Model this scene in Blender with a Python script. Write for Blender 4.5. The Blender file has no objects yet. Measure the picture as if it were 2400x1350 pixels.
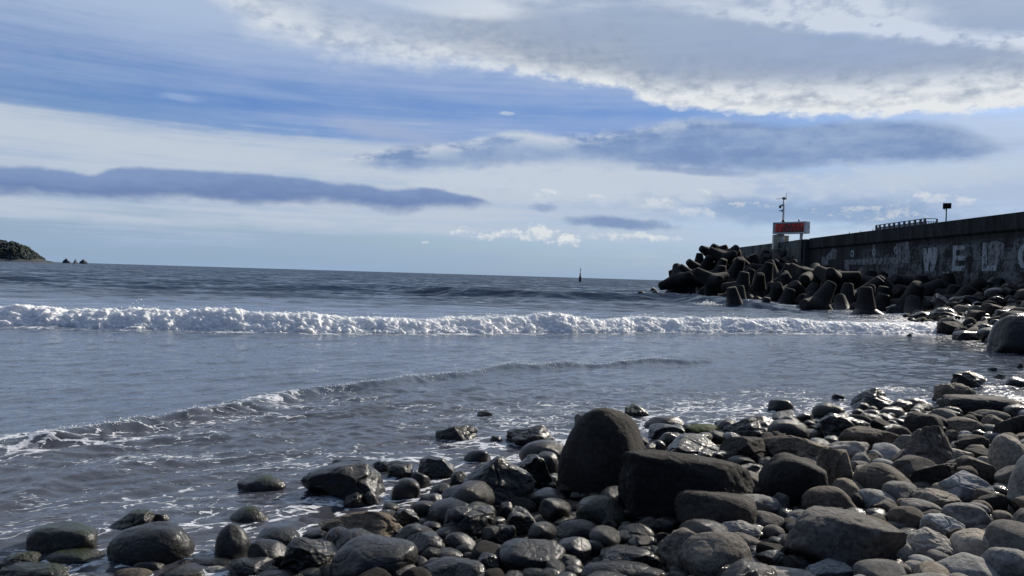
import bpy, bmesh, math, random
import numpy as np
from mathutils import Vector, Matrix, Quaternion
R = math.radians
rnd = random.Random(7)
sc = bpy.context.scene
col = sc.collection

# ------------------------------------------------------------------ camera
FPX = 1733.3                       # focal length in pixels of the 2400 px wide photograph
CAMZ = 2.0
PITCH, ROLL = R(-0.955), R(1.71)
Fv = Vector((0, math.cos(PITCH), math.sin(PITCH)))
R0 = Vector((1, 0, 0)); U0 = R0.cross(Fv)
Rv = R0 * math.cos(ROLL) + U0 * math.sin(ROLL)
Uv = U0 * math.cos(ROLL) - R0 * math.sin(ROLL)
cam = bpy.data.cameras.new('camera'); co = bpy.data.objects.new('camera', cam); col.objects.link(co)
M = Matrix((Rv, Uv, -Fv)).transposed().to_4x4(); M.translation = (0, 0, CAMZ)
co.matrix_world = M
cam.sensor_width = 36; cam.lens = 26; cam.clip_start = 0.1; cam.clip_end = 40000
sc.camera = co

def ray(px, py):
    return (Fv * FPX + Rv * (px - 1200) - Uv * (py - 675)).normalized()
def at_z(px, py, z=0.0):
    d = ray(px, py); t = (z - CAMZ) / d.z
    return (d.x * t, d.y * t, z)
def at_d(px, py, D):
    d = ray(px, py); t = D / d.y
    return (d.x * t, D, CAMZ + d.z * t)
def at_x(px, py, X):
    d = ray(px, py); t = X / d.x
    return (X, d.y * t, CAMZ + d.z * t)

# ------------------------------------------------------------------ node expressions
def s2l(c):
    return tuple(((v / 255) / 12.92 if v / 255 <= .04045 else ((v / 255 + .055) / 1.055) ** 2.4) for v in c)
class E:
    def __init__(s, nt, sock): s.nt, s.s = nt, sock
    def _m(s, op, *a):
        n = s.nt.nodes.new('ShaderNodeMath'); n.operation = op
        for i, v in enumerate((s,) + a):
            if isinstance(v, E): s.nt.links.new(v.s, n.inputs[i])
            else: n.inputs[i].default_value = v
        return E(s.nt, n.outputs[0])
    def __add__(s, o): return s._m('ADD', o)
    def __radd__(s, o): return s._m('ADD', o)
    def __sub__(s, o): return s._m('SUBTRACT', o)
    def __mul__(s, o): return s._m('MULTIPLY', o)
    def __rmul__(s, o): return s._m('MULTIPLY', o)
    def __truediv__(s, o): return s._m('DIVIDE', o)
    def inv(s): return (s * -1.0) + 1.0
    def max(s, o): return s._m('MAXIMUM', o)
    def min(s, o): return s._m('MINIMUM', o)
    def abs(s): return s._m('ABSOLUTE')
    def pow(s, o): return s._m('POWER', o)
    def ss(s, a, b):
        n = s.nt.nodes.new('ShaderNodeMapRange'); n.interpolation_type = 'SMOOTHSTEP'
        lo, hi, inv = (a, b, False) if a < b else (b, a, True)
        s.nt.links.new(s.s, n.inputs[0]); n.inputs[1].default_value = lo; n.inputs[2].default_value = hi
        n.inputs[3].default_value = 1.0 if inv else 0.0; n.inputs[4].default_value = 0.0 if inv else 1.0
        return E(s.nt, n.outputs[0])
def vec(nt, x, y, z):
    n = nt.nodes.new('ShaderNodeCombineXYZ')
    for i, v in enumerate((x, y, z)):
        if isinstance(v, E): nt.links.new(v.s, n.inputs[i])
        else: n.inputs[i].default_value = v
    return E(nt, n.outputs[0])
def noise(nt, v, scale=1.0, detail=4.0, rough=.5, dist=0.0):
    n = nt.nodes.new('ShaderNodeTexNoise')
    nt.links.new(v.s, n.inputs['Vector']); n.inputs['Scale'].default_value = scale
    n.inputs['Detail'].default_value = detail; n.inputs['Roughness'].default_value = rough
    n.inputs['Distortion'].default_value = dist
    return E(nt, n.outputs[0])
def mixc(nt, f, a, b):
    n = nt.nodes.new('ShaderNodeMix'); n.data_type = 'RGBA'
    if isinstance(f, E): nt.links.new(f.s, n.inputs[0])
    else: n.inputs[0].default_value = f
    for i, v in ((6, a), (7, b)):
        if isinstance(v, E): nt.links.new(v.s, n.inputs[i])
        else: n.inputs[i].default_value = (*v, 1)
    return E(nt, n.outputs[2])
def fcurve(nt, x, pts, x0, x1, y0, y1):
    n = nt.nodes.new('ShaderNodeFloatCurve')
    nt.links.new(((x - x0) / (x1 - x0)).s, n.inputs[1])
    c = n.mapping.curves[0]
    P = [((a - x0) / (x1 - x0), (b - y0) / (y1 - y0)) for a, b in sorted(pts)]
    c.points[0].location = P[0]; c.points[1].location = P[-1]
    for p in P[1:-1]: c.points.new(*p)
    n.mapping.use_clip = False; n.mapping.extend = 'HORIZONTAL'; n.mapping.update()
    return E(nt, n.outputs[0]) * (y1 - y0) + y0

# ------------------------------------------------------------------ sun, sky, exposure
SUN_AZ, SUN_EL = 47.0, 30.0        # degrees: azimuth from the view direction towards the pier side
w = bpy.data.worlds.new('World'); sc.world = w; w.use_nodes = True
nt = w.node_tree; nt.nodes.clear()
wo = nt.nodes.new('ShaderNodeOutputWorld'); bg = nt.nodes.new('ShaderNodeBackground')
nt.links.new(bg.outputs[0], wo.inputs[0])
SKY = 0.09
bg.inputs[1].default_value = SKY
sky = nt.nodes.new('ShaderNodeTexSky'); sky.sky_type = 'NISHITA'; sky.sun_disc = False
sky.sun_elevation = R(SUN_EL); sky.sun_rotation = R(SUN_AZ)
sky.air_density = 1.0; sky.dust_density = 0.6; sky.ozone_density = 2.0
tc = nt.nodes.new('ShaderNodeTexCoord'); sp = nt.nodes.new('ShaderNodeSeparateXYZ')
nt.links.new(tc.outputs['Generated'], sp.inputs[0])
dx, dy, dz = (E(nt, sp.outputs[i]) for i in range(3))
U = dx._m('ARCTAN2', dy) * FPX      # azimuth and elevation of the sky direction, in 1/1733 rad
V = dz.min(1.0).max(-1.0)._m('ARCSINE') * FPX
def sk(px, py):
    d = ray(px, py); return FPX * math.atan2(d.x, d.y), FPX * math.asin(d.z)
def cpts(pts): return [sk(*p) for p in pts]
def C(*c):                          # a cloud's colour as seen at exposure 0
    return tuple(v / SKY for v in s2l(c))
def sn(sx, sy, seed, detail=5, rough=.55, dist=0.0):
    return noise(nt, vec(nt, U / sx, V / sy, seed), 1.0, detail, rough, dist)
nA = sn(420, 90, 1.3); nB = sn(150, 60, 4.7, 6, .6); nF = sn(46, 26, 9.1, 7, .62); nS = sn(900, 45, 2.2, 6, .6)
nM = sn(110, 42, 6.4, 6, .6); nV = sn(330, 130, 12.4, 3, .5)
nG = sn(75, 34, 15.5, 5, .6); nC = sn(30, 19, 21.5, 7, .62)
def top(pts, q): return fcurve(nt, U + (nV - .5) * q, cpts(pts), -1300, 1300, -100, 900)
side = U.abs().ss(4300, 2600)
def ell(px, py, rx, ry, tilt=0.0):  # 1 at the centre of a sky ellipse, 0 at its rim
    u0, v0 = sk(px, py); c, s_ = math.cos(R(tilt)), math.sin(R(tilt))
    a = (U - u0) * c + (V - v0) * s_; b = (V - v0) * c - (U - u0) * s_
    return ((a / rx) * (a / rx) + (b / ry) * (b / ry)).pow(.5).inv()
skyc = E(nt, sky.outputs[0])
# clear blue slightly deepened, as through this lens
vm = nt.nodes.new('ShaderNodeVectorMath'); vm.operation = 'MULTIPLY'
nt.links.new(skyc.s, vm.inputs[0]); vm.inputs[1].default_value = (.72, .86, 1.12)
c = E(nt, vm.outputs[0])
deep = ell(1050, 262, 1150, 130).ss(-.15, .75) * .68
c = mixc(nt, deep * (side), c, C(88, 132, 200))
# thin veil: amount by height
veil = fcurve(nt, V, [(-60, .75), (20, .62), (70, .6), (130, .8), (210, .95), (275, .8), (318, .5), (360, .48), (420, .72), (480, .95), (540, 1.0), (620, 1.0), (850, .95)], -100, 900, 0, 1)
streak = (nS - .5) * 1.1 + (nA - .5) * .8
nT = sn(520, 16, 41.0, 6, .68); nW = sn(95, 24, 47.0, 6, .65)
veilm = (veil + streak * 1.0 + (nT - .5) * .55 + (nW - .5) * .35).ss(0.0, 1.15)
c = mixc(nt, veilm * .94, c, mixc(nt, V.ss(420, 560), C(160, 180, 214), C(174, 192, 218)))
hz = V.ss(150, -10)
c = mixc(nt, hz * .75, c, C(146, 173, 203))
# pale cream streaks below and above the long dark cloud
pale = fcurve(nt, V, [(-60, 0), (30, .1), (75, .35), (110, .75), (160, .8), (215, .95), (268, .95), (305, .35), (345, 0), (700, 0)], -100, 900, 0, 1)
pm = (pale + streak * 1.0 + (nT - .5) * .9 + (nW - .5) * .5).ss(.15, 1.15) * U.ss(1050, -100).max(.35)
c = mixc(nt, pm * .85 * side, c, C(196, 206, 217))
# small wisp
c = mixc(nt, (ell(420, 229, 80, 13) + (nB - .5) * .8 + (nF - .5) * .9).ss(.1, .9) * .5, c, C(165, 185, 222))
# grey haze cloud at mid height (780-1080, 290-330)
c = mixc(nt, (ell(920, 312, 210, 30, -5) + (nB - .5) * 1.2).ss(0, .8) * .8, c, C(160, 176, 208))
# cream field under the mid-right band
fld = (ell(1450, 428, 620, 66, 0) + (nB - .5) * 2.2 + (nF - .5) * 1.2).ss(.05, .6)
c = mixc(nt, fld * .85, c, C(196, 207, 221))
fld2 = (ell(2150, 415, 420, 48, 4) + (nB - .5) * 1.5 + (nF - .5) * .5).ss(.05, .8)
c = mixc(nt, fld2 * .75, c, C(192, 205, 220))
fld3 = (ell(2250, 300, 330, 45, 0) + (nB - .5) * 1.0).ss(.0, .8)
c = mixc(nt, fld3 * .7, c, C(186, 200, 220))
# blue-grey bellies low right
bel = (ell(1900, 500, 560, 55, -3) + (nM - .5) * 1.7).ss(.1, .9)
c = mixc(nt, bel * .75, c, C(136, 162, 197))
bright = ell(1780, 470, 700, 95).ss(0, .5) * (nM * .5 + nC * .5).ss(.55, .66)
c = mixc(nt, bright * .7, c, C(208, 214, 220))
# mid-right dark band with bright upper edge
tp = top([(700, 385), (780, 372), (900, 345), (1000, 335), (1100, 325), (1200, 306), (1320, 312), (1450, 300), (1520, 285), (1650, 275), (1800, 286), (2000, 282), (2200, 288), (2330, 320), (2380, 345), (2420, 372)], 60)
bt = top([(700, 386), (780, 380), (850, 396), (950, 402), (1050, 398), (1200, 388), (1400, 384), (1550, 398), (1700, 405), (1850, 404), (2000, 388), (2200, 384), (2330, 368), (2380, 352), (2420, 373)], 60)
Ve = V + (nF - .5) * 30 + (nB - .5) * 34
dT, dB = tp - Ve, Ve - bt
mb = (dT + (nF - .5) * 30).ss(-6, 16) * (dB + (nG - .5) * 30).ss(-8, 22)
edge = (dT + (nF - .5) * 26).ss(44, 4) * (U.ss(620, 150) * .9 + .06) * nG.ss(.36, .6)
cc = mixc(nt, (nA * .6 + nG * .4).ss(.38, .64), C(116, 143, 187), C(154, 175, 206))
cc = mixc(nt, edge, cc, C(208, 215, 224))
c = mixc(nt, mb * .93 * side, c, cc)
# upper right mass
bt = top([(430, -60), (520, 12), (600, 78), (700, 108), (760, 138), (850, 150), (1000, 160), (1130, 160), (1250, 180), (1350, 200), (1440, 206), (1490, 228), (1540, 250), (1650, 258), (1800, 273), (2000, 276), (2200, 270), (2400, 262)], 40)
Vf = V + (nF - .5) * 44 + (nG - .5) * 22 + (nB - .5) * 20
dB = Vf - bt
lft = U.ss(250, -350)                                   # the wispier seaward half
mu = mixf = (dB.ss(-4, 14) * lft.inv()) + ((dB + (nG - .5) * 50).ss(-26, 50) * lft)
nL = sn(210, 24, 31.0, 5, .6)
tex = (nF * .45 + nG * .35 + nL * .2).ss(.37, .60)
ed = (dB + (nB - .5) * 70).ss(170, 30)
belly = (ell(1680, 118, 1000, 92, -3) + (nA - .5) * .5 + (nL - .5) * .5).ss(.0, .55)
rim = dB.ss(34, 4) * .35
tone = (ed * (tex * .75 + .25) + rim) * (belly * .72).inv() + ed.inv() * .30 * (nL * .6 + nB * .4).ss(.35, .65) * (belly * .8).inv()
tone = tone + (V + (nB - .5) * 60).ss(575, 640) * .6 * (nG * .5 + nB * .5).ss(.36, .58)
stk = ((V - fcurve(nt, U, cpts([(1500, 2), (1750, 30), (1900, 60), (2000, 66), (2200, 78), (2400, 98)]), -1300, 1300, -100, 900)) + (nB - .5) * 46 + (nF - .5) * 24)
stk = stk.abs().ss(26, 3) * U.ss(300, 560) * (nF * .5 + nG * .5).ss(.34, .54)
topr = ell(1960, 18, 240, 52, -12).ss(-.1, .6) * (nF * .5 + nG * .5).ss(.36, .58)
tone = (tone + stk * .95 + topr * .8 + ell(1030, 5, 260, 34, -4).ss(0, .5) * .6 + .06).min(1.0).max(0.0)
cl = mixc(nt, tone, C(128, 146, 174), C(228, 232, 235))
thin = U.ss(-500, 0).max(.35)
fadeup = V.ss(1900, 1100)
c = mixc(nt, mu * (thin * .5 + ed * .5) * side * fadeup, c, cl)
# thin dark streak cloud between (1490-2340, 385)
c = mixc(nt, (ell(1640, 402, 150, 13, -4) + (nG - .5) * .9).ss(.0, .6) * .7, c, C(132, 155, 193))
# small lens clouds
c = mixc(nt, (ell(1440, 522, 175, 18, -3) + (nB - .5) * .9 + (nF - .5) * .9).ss(.0, .7) * .8, c, C(116, 140, 182))
c = mixc(nt, (ell(1276, 486, 40, 17) + (nG - .5) * .9 + (nC - .5) * 1.4).ss(.0, .8) * .65, c, C(136, 158, 194))
# long dark lens cloud
tp = top([(-80, 390), (0, 388), (80, 387), (150, 396), (222, 405), (250, 396), (310, 388), (400, 393), (500, 400), (620, 407), (700, 415), (760, 425), (860, 433), (900, 442), (960, 438), (1010, 438), (1070, 452), (1120, 462), (1170, 479), (1200, 482)], 14)
bt = top([(-80, 462), (0, 464), (200, 468), (400, 472), (500, 474), (600, 484), (700, 478), (800, 482), (880, 496), (950, 500), (1000, 490), (1100, 494), (1170, 484), (1200, 482)], 40)
dT, dB = tp - (V + (nG - .5) * 14 + (nF - .5) * 8), (V + (nB - .5) * 24 + (nF - .5) * 18 + (nW - .5) * 20) - bt
ml = dT.ss(-3, 9) * dB.ss(-7, 22)
cc = mixc(nt, (dB - dT * .35 + (nA - .5) * 70 + (nG - .5) * 50 + (nW - .5) * 40).ss(-25, 65), C(98, 124, 172), C(124, 148, 190))
c = mixc(nt, ml * .92 * U.ss(-2600, -1900), c, cc)
# small bright cumulus above the horizon
def puff(c, px, py, rx, ry, k=.9, g=1.0):
    e = ell(px, py, rx, ry)
    m = (e + (nC - .5) * 3.0 * g + (nG - .5) * 1.0).ss(.1, .62)
    u, v = sk(px, py)
    sh = ((V - v) / ry + (nC - .5) * 4.5).ss(-.9, .6)
    return mixc(nt, m * k * .85, c, mixc(nt, sh, C(172, 190, 212), C(228, 231, 232)))
for a in ((1078, 546, 34, 15), (1140, 556, 26, 12), (1205, 548, 34, 16), (1270, 552, 62, 22), (1330, 564, 44, 14), (1410, 552, 52, 15, .7), (1480, 556, 52, 14, .7), (1560, 562, 60, 12, .6), (1285, 455, 34, 14, .6), (1540, 480, 50, 20, .55), (1620, 500, 60, 14, .5), (998, 568, 14, 6, .6), (1190, 266, 20, 5, .45), (2190, 462, 40, 14, .6), (2255, 474, 30, 14, .6), (1395, 462, 30, 8, .5), (1650, 455, 45, 14, .6)):
    c = puff(c, *a)
# unseen sky behind the camera, set darker to deepen shade on front faces
c = mixc(nt, U.abs().ss(2300, 3800), c, C(72, 92, 126))
nt.links.new(c.s, bg.inputs[0])

sl = bpy.data.lights.new('sun', 'SUN'); sl.energy = 5.0; sl.angle = R(0.5); sl.color = (1.0, .915, .79)
so = bpy.data.objects.new('sun', sl); col.objects.link(so)
sd = Vector((math.sin(R(SUN_AZ)) * math.cos(R(SUN_EL)), math.cos(R(SUN_AZ)) * math.cos(R(SUN_EL)), math.sin(R(SUN_EL))))
so.rotation_euler = (-sd).to_track_quat('-Z', 'Y').to_euler(); so.location = (60, 50, 60)
sc.view_settings.view_transform = 'Standard'; sc.view_settings.look = 'None'
sc.view_settings.exposure = 0.0; sc.view_settings.gamma = 1.0
sc.render.engine = 'CYCLES'
sc.cycles.use_denoising = True
sc.cycles.max_bounces = 6; sc.cycles.diffuse_bounces = 3; sc.cycles.glossy_bounces = 3
sc.cycles.sample_clamp_indirect = 4.0; sc.cycles.sample_clamp_direct = 0.0
sc.cycles.caustics_reflective = False; sc.cycles.caustics_refractive = False

# ------------------------------------------------------------------ numpy noise
_p = np.random.RandomState(3).permutation(256).astype(np.int32); _p = np.concatenate([_p, _p])
_g = np.random.RandomState(5).normal(size=(256, 3)); _g /= np.linalg.norm(_g, axis=1)[:, None]
def pn(x, y, z=0.0):
    x, y, z = np.broadcast_arrays(np.asarray(x, float), np.asarray(y, float), np.asarray(z, float))
    xi, yi, zi = np.floor(x).astype(np.int64), np.floor(y).astype(np.int64), np.floor(z).astype(np.int64)
    xf, yf, zf = x - xi, y - yi, z - zi
    f = lambda t: t * t * t * (t * (t * 6 - 15) + 10)
    u, v, w_ = f(xf), f(yf), f(zf)
    def gr(i, j, k):
        h = _p[_p[_p[(xi + i) & 255] + ((yi + j) & 255)] + ((zi + k) & 255)]
        g = _g[h]; return g[..., 0] * (xf - i) + g[..., 1] * (yf - j) + g[..., 2] * (zf - k)
    l = lambda a, b, t: a + (b - a) * t
    a = l(l(gr(0, 0, 0), gr(1, 0, 0), u), l(gr(0, 1, 0), gr(1, 1, 0), u), v)
    b = l(l(gr(0, 0, 1), gr(1, 0, 1), u), l(gr(0, 1, 1), gr(1, 1, 1), u), v)
    return l(a, b, w_) * 1.6
def fbm(x, y, z=0.0, o=4, lac=2.0, g=.5):
    s, a = 0.0, 1.0
    for i in range(o):
        s = s + pn(x, y, np.asarray(z) + 7.3 * i) * a; x, y, z = x * lac, y * lac, np.asarray(z) * lac; a *= g
    return s
def sstep(a, b, x):
    t = np.clip((x - a) / (b - a), 0, 1); return t * t * (3 - 2 * t)
def sdist(poly, X, Y):
    """signed distance to a polyline: positive on its left-hand side; also the x of the nearest point"""
    best = np.full(X.shape, 1e18); sg = np.zeros(X.shape); nx = np.zeros(X.shape)
    for (x0, y0), (x1, y1) in zip(poly[:-1], poly[1:]):
        ex, ey = x1 - x0, y1 - y0; L2 = ex * ex + ey * ey
        t = np.clip(((X - x0) * ex + (Y - y0) * ey) / L2, 0, 1)
        qx, qy = x0 + t * ex, y0 + t * ey
        d2 = (X - qx) ** 2 + (Y - qy) ** 2
        s = np.sign(ex * (Y - y0) - ey * (X - x0))
        m = d2 < best - 1e-12
        best = np.where(m, d2, best); sg = np.where(m, s, sg); nx = np.where(m, qx, nx)
    return np.sqrt(best) * np.where(sg == 0, 1, sg), nx

SHORE = [(-30, -18), (-9, -.6), (-4.4, 1.8), (-2.7, 3.3), (-1.7, 4.6), (-.95, 6.1), (.46, 8.0), (2.95, 9.9), (4.1, 10.7), (6.2, 11.8), (8.6, 12.5), (14, 15), (18.5, 20), (17.6, 27), (19.2, 32), (24, 44), (27, 52), (29, 70), (29, 112), (40, 125), (90, 130)]
def ground_z(X, Y):
    X, Y = np.asarray(X, float), np.asarray(Y, float)
    d, _ = sdist(SHORE, X, Y); d = -d          # positive on land
    far = sstep(20, 34, Y)
    land = np.where(d < 4, d * .085, .34 + (d - 4) * .05)
    land2 = np.minimum(d * .29, 2.7)
    up = land * (1 - far) + land2 * far
    return np.where(d > 0, up, np.maximum(d * .11, -5))
def gz(x, y): return float(ground_z(np.array([x]), np.array([y]))[0])

# ------------------------------------------------------------------ mesh helpers
def fast_mesh(name, verts, faces, smooth=True, attrs=None):
    me = bpy.data.meshes.new(name)
    verts = np.ascontiguousarray(verts, np.float32); faces = np.ascontiguousarray(faces, np.int32)
    nf, k = faces.shape
    me.vertices.add(len(verts)); me.vertices.foreach_set('co', verts.ravel())
    me.loops.add(nf * k); me.loops.foreach_set('vertex_index', faces.ravel())
    me.polygons.add(nf); me.polygons.foreach_set('loop_start', np.arange(0, nf * k, k, dtype=np.int32))
    try: me.polygons.foreach_set('loop_total', np.full(nf, k, np.int32))
    except Exception: pass
    for kk, a in (attrs or {}).items():
        at = me.attributes.new(kk, 'FLOAT', 'POINT'); at.data.foreach_set('value', np.ascontiguousarray(a, np.float32).ravel())
    me.update(calc_edges=True); me.validate()
    me.polygons.foreach_set('use_smooth', np.full(len(me.polygons), smooth, bool))
    return me
def grid_faces(nr, nc):
    i = np.arange(nr - 1)[:, None] * nc + np.arange(nc - 1)[None, :]
    i = i.ravel(); return np.stack([i, i + 1, i + nc + 1, i + nc], 1)
def link(name, me, mat=None, parent=None, loc=None, **tags):
    o = bpy.data.objects.new(name, me); col.objects.link(o)
    if mat is not None and me is not None and not me.materials: me.materials.append(mat)
    if parent is not None: o.parent = parent
    if loc is not None: o.location = loc
    for k, v in tags.items(): o[k] = v
    return o
def thing(name, label, cat, loc, group=None, rz=0.0):
    o = bpy.data.objects.new(name, None); col.objects.link(o); o.location = loc; o.rotation_euler = (0, 0, rz)
    o.empty_display_size = .3; o['label'] = label; o['category'] = cat
    if group: o['group'] = group
    return o
class MB:
    """collects simple shapes into one mesh"""
    def __init__(s): s.v, s.f, s.sh = [], [], []
    def add(s, v, f, smooth=False):
        n = len(s.v); s.v += [tuple(p) for p in v]; s.f += [tuple(i + n for i in q) for q in f]; s.sh += [smooth] * len(f); return s
    def box(s, c, d, rot=None):
        x, y, z = (k / 2 for k in d); v = [Vector((a * x, b * y, e * z)) for a in (-1, 1) for b in (-1, 1) for e in (-1, 1)]
        if rot is not None: v = [rot @ p for p in v]
        v = [p + Vector(c) for p in v]
        return s.add(v, [(0, 1, 3, 2), (4, 6, 7, 5), (0, 4, 5, 1), (2, 3, 7, 6), (0, 2, 6, 4), (1, 5, 7, 3)])
    def tube(s, a, b, r0, r1=None, n=12, smooth=True):
        r1 = r0 if r1 is None else r1
        a, b = Vector(a), Vector(b); q = (b - a).to_track_quat('Z', 'Y')
        v = [a + q @ Vector((r0 * math.cos(t), r0 * math.sin(t), 0)) for t in (2 * math.pi * i / n for i in range(n))]
        v += [b + q @ Vector((r1 * math.cos(t), r1 * math.sin(t), 0)) for t in (2 * math.pi * i / n for i in range(n))]
        s.add(v, [(i, (i + 1) % n, n + (i + 1) % n, n + i) for i in range(n)], smooth)
        m = len(s.v) - 2 * n
        s.f += [tuple(m + n - 1 - i for i in range(n)), tuple(m + n + i for i in range(n))]; s.sh += [False, False]
        return s
    def lathe(s, prof, mat4, n=20, smooth=True):
        v = [mat4 @ Vector((r * math.cos(2 * math.pi * i / n), r * math.sin(2 * math.pi * i / n), z)) for r, z in prof for i in range(n)]
        f = [(k * n + i, k * n + (i + 1) % n, (k + 1) * n + (i + 1) % n, (k + 1) * n + i) for k in range(len(prof) - 1) for i in range(n)]
        return s.add(v, f, smooth)
    def ball(s, c, r, n=10, m=7):
        v = [Vector(c) + Vector((r[0] * math.sin(math.pi * j / m) * math.cos(2 * math.pi * i / n), r[1] * math.sin(math.pi * j / m) * math.sin(2 * math.pi * i / n), r[2] * math.cos(math.pi * j / m))) for j in range(m + 1) for i in range(n)]
        f = [(k * n + i, (k + 1) * n + i, (k + 1) * n + (i + 1) % n, k * n + (i + 1) % n) for k in range(m) for i in range(n)]
        return s.add(v, f, True)
    def mesh(s, name):
        me = bpy.data.meshes.new(name); me.from_pydata(s.v, [], s.f); me.update()
        me.polygons.foreach_set('use_smooth', s.sh); return me
    def build(s, name, mat, parent=None, loc=None, **t): return link(name, s.mesh(name), mat, parent, loc, **t)
_ico = {}
def ico(n):
    if n not in _ico:
        bm = bmesh.new(); bmesh.ops.create_icosphere(bm, subdivisions=n, radius=1.0)
        bm.verts.ensure_lookup_table()
        _ico[n] = (np.array([v.co[:] for v in bm.verts]), np.array([[v.index for v in f.verts] for f in bm.faces]))
        bm.free()
    return _ico[n]

# ------------------------------------------------------------------ materials
def mat(name):
    m = bpy.data.materials.new(name); m.use_nodes = True; t = m.node_tree
    b = t.nodes['Principled BSDF']; return m, t, b
def objc(t, which='Object'):
    n = t.nodes.new('ShaderNodeTexCoord'); return E(t, n.outputs[which])
def sepv(t, v):
    n = t.nodes.new('ShaderNodeSeparateXYZ'); t.links.new(v.s, n.inputs[0]); return [E(t, n.outputs[i]) for i in range(3)]
def bump(t, b, h, strength=.5, dist=.02, normal=None):
    n = t.nodes.new('ShaderNodeBump'); n.inputs['Strength'].default_value = strength; n.inputs['Distance'].default_value = dist
    t.links.new(h.s, n.inputs['Height'])
    if normal: t.links.new(normal, n.inputs['Normal'])
    if b is not None: t.links.new(n.outputs[0], b.inputs['Normal'])
    return n.outputs[0]
def attr(t, name):
    n = t.nodes.new('ShaderNodeAttribute'); n.attribute_name = name; return E(t, n.outputs['Fac'])
def shift(t, v):                    # every object its own piece of the noise
    o = t.nodes.new('ShaderNodeObjectInfo'); r = E(t, o.outputs['Random'])
    n = t.nodes.new('ShaderNodeVectorMath'); n.operation = 'ADD'
    t.links.new(v.s, n.inputs[0]); t.links.new(vec(t, r * 37.0, r * 91.0, r * 53.0).s, n.inputs[1])
    return E(t, n.outputs[0]), r
def rock_mat(name, c0, c1, rough, wet=0.0, moss=0.0, fine=1.0, spec=.5):
    m, t, b = mat(name)
    v, r = shift(t, objc(t))
    n1 = noise(t, v, 3.2, 6, .6); n2 = noise(t, v, 26, 5, .65); n3 = noise(t, v, 110, 3, .6)
    cc = mixc(t, (n1 * .5 + n2 * .5).ss(.38, .62), c0, c1)
    sp_ = n3.ss(.62, .75) * n2.ss(.4, .7)
    cc = mixc(t, sp_ * .5, cc, tuple(min(1, v_ * 2.0) for v_ in c1))
    pit = noise(t, v, 48, 4, .7).ss(.40, .30)
    cc = mixc(t, pit * .55, cc, tuple(v_ * .45 for v_ in c0))
    vein = (noise(t, v, 2.1, 3, .5, 1.2) - .5).abs().ss(.012, .0)
    cc = mixc(t, vein * .35, cc, tuple(v_ * .5 for v_ in c0))
    hv = t.nodes.new('ShaderNodeHueSaturation'); t.links.new(cc.s, hv.inputs['Color'])
    t.links.new((r * .75 + .62).s, hv.inputs['Value']); t.links.new((r * 7.31)._m('FRACT').ss(-.6, 1.2).s, hv.inputs['Saturation'])
    cc = E(t, hv.outputs[0])
    rg = (n2 * .4 + n1 * .25) * 1.0
    rough_e = (rg - .32) * (.5 if wet else .25) + rough
    if moss:
        g = t.nodes.new('ShaderNodeNewGeometry'); nz = sepv(t, E(t, g.outputs['Normal']))[2]
        mm = (nz * .55 + n1 * .8 + n2 * .2).ss(1.12 - moss * .45, 1.28 - moss * .45)
        cc = mixc(t, mm, cc, mixc(t, n2, (.014, .02, .004), (.085, .12, .016) if moss > .8 else (.035, .046, .012)))
        rough_e = rough_e.max(mm * .7)
    t.links.new(cc.s, b.inputs['Base Color']); t.links.new(rough_e.max(.07).s, b.inputs['Roughness'])
    b.inputs['Specular IOR Level'].default_value = .15 if wet else spec
    if wet: b.inputs['Coat Weight'].default_value = wet; b.inputs['Coat Roughness'].default_value = .13; b.inputs['Coat IOR'].default_value = 1.33
    nn = bump(t, None, n1, .5, .05)
    bn = bump(t, b, n2 * .6 + n3 * .2 + pit * -.35, .8 * fine, .022, nn)
    if wet:
        bc = bump(t, None, n2 * .6 + noise(t, v, 70, 3, .6) * .4, .7, .016)
        t.links.new(bc, b.inputs['Coat Normal'])
    return m
MR = {
 'K': rock_mat('wet_black_rock', (.005, .005, .005), (.02, .018, .017), .5, .95),
 'W': rock_mat('wet_grey_rock', (.009, .009, .0088), (.038, .036, .032), .5, .9),
 'V': rock_mat('wet_mossy_rock', (.008, .0085, .006), (.03, .03, .022), .5, .9, .36),
 'D': rock_mat('dark_basalt', (.010, .0085, .0075), (.040, .032, .026), .8, 0, 0, 1.5, .3),
 'B': rock_mat('brown_stone', (.05, .038, .027), (.165, .13, .094), .82, 0, 0, 1.2, .3),
 'T': rock_mat('tan_stone', (.13, .105, .076), (.32, .265, .195), .82, 0, 0, 1.0, .3),
 'G': rock_mat('grey_stone', (.11, .108, .10), (.29, .28, .255), .8, 0, 0, .9, .3),
 'P': rock_mat('pale_stone', (.18, .19, .195), (.38, .395, .40), .8, 0, 0, .7, .3),
 'M': rock_mat('mossy_stone', (.014, .014, .010), (.034, .034, .024), .6, .3, .95),
}
def simple(name, c0, rough=.6, metal=0.0, c1=None, sc_=6.0, bmp=.1):
    m, t, b = mat(name); v = objc(t)
    n = noise(t, v, sc_, 5, .6)
    t.links.new(mixc(t, n.ss(.3, .7), c0, c1 or tuple(k * .7 for k in c0)).s, b.inputs['Base Color'])
    b.inputs['Roughness'].default_value = rough; b.inputs['Metallic'].default_value = metal
    if bmp: bump(t, b, n, bmp, .02)
    return m

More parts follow.
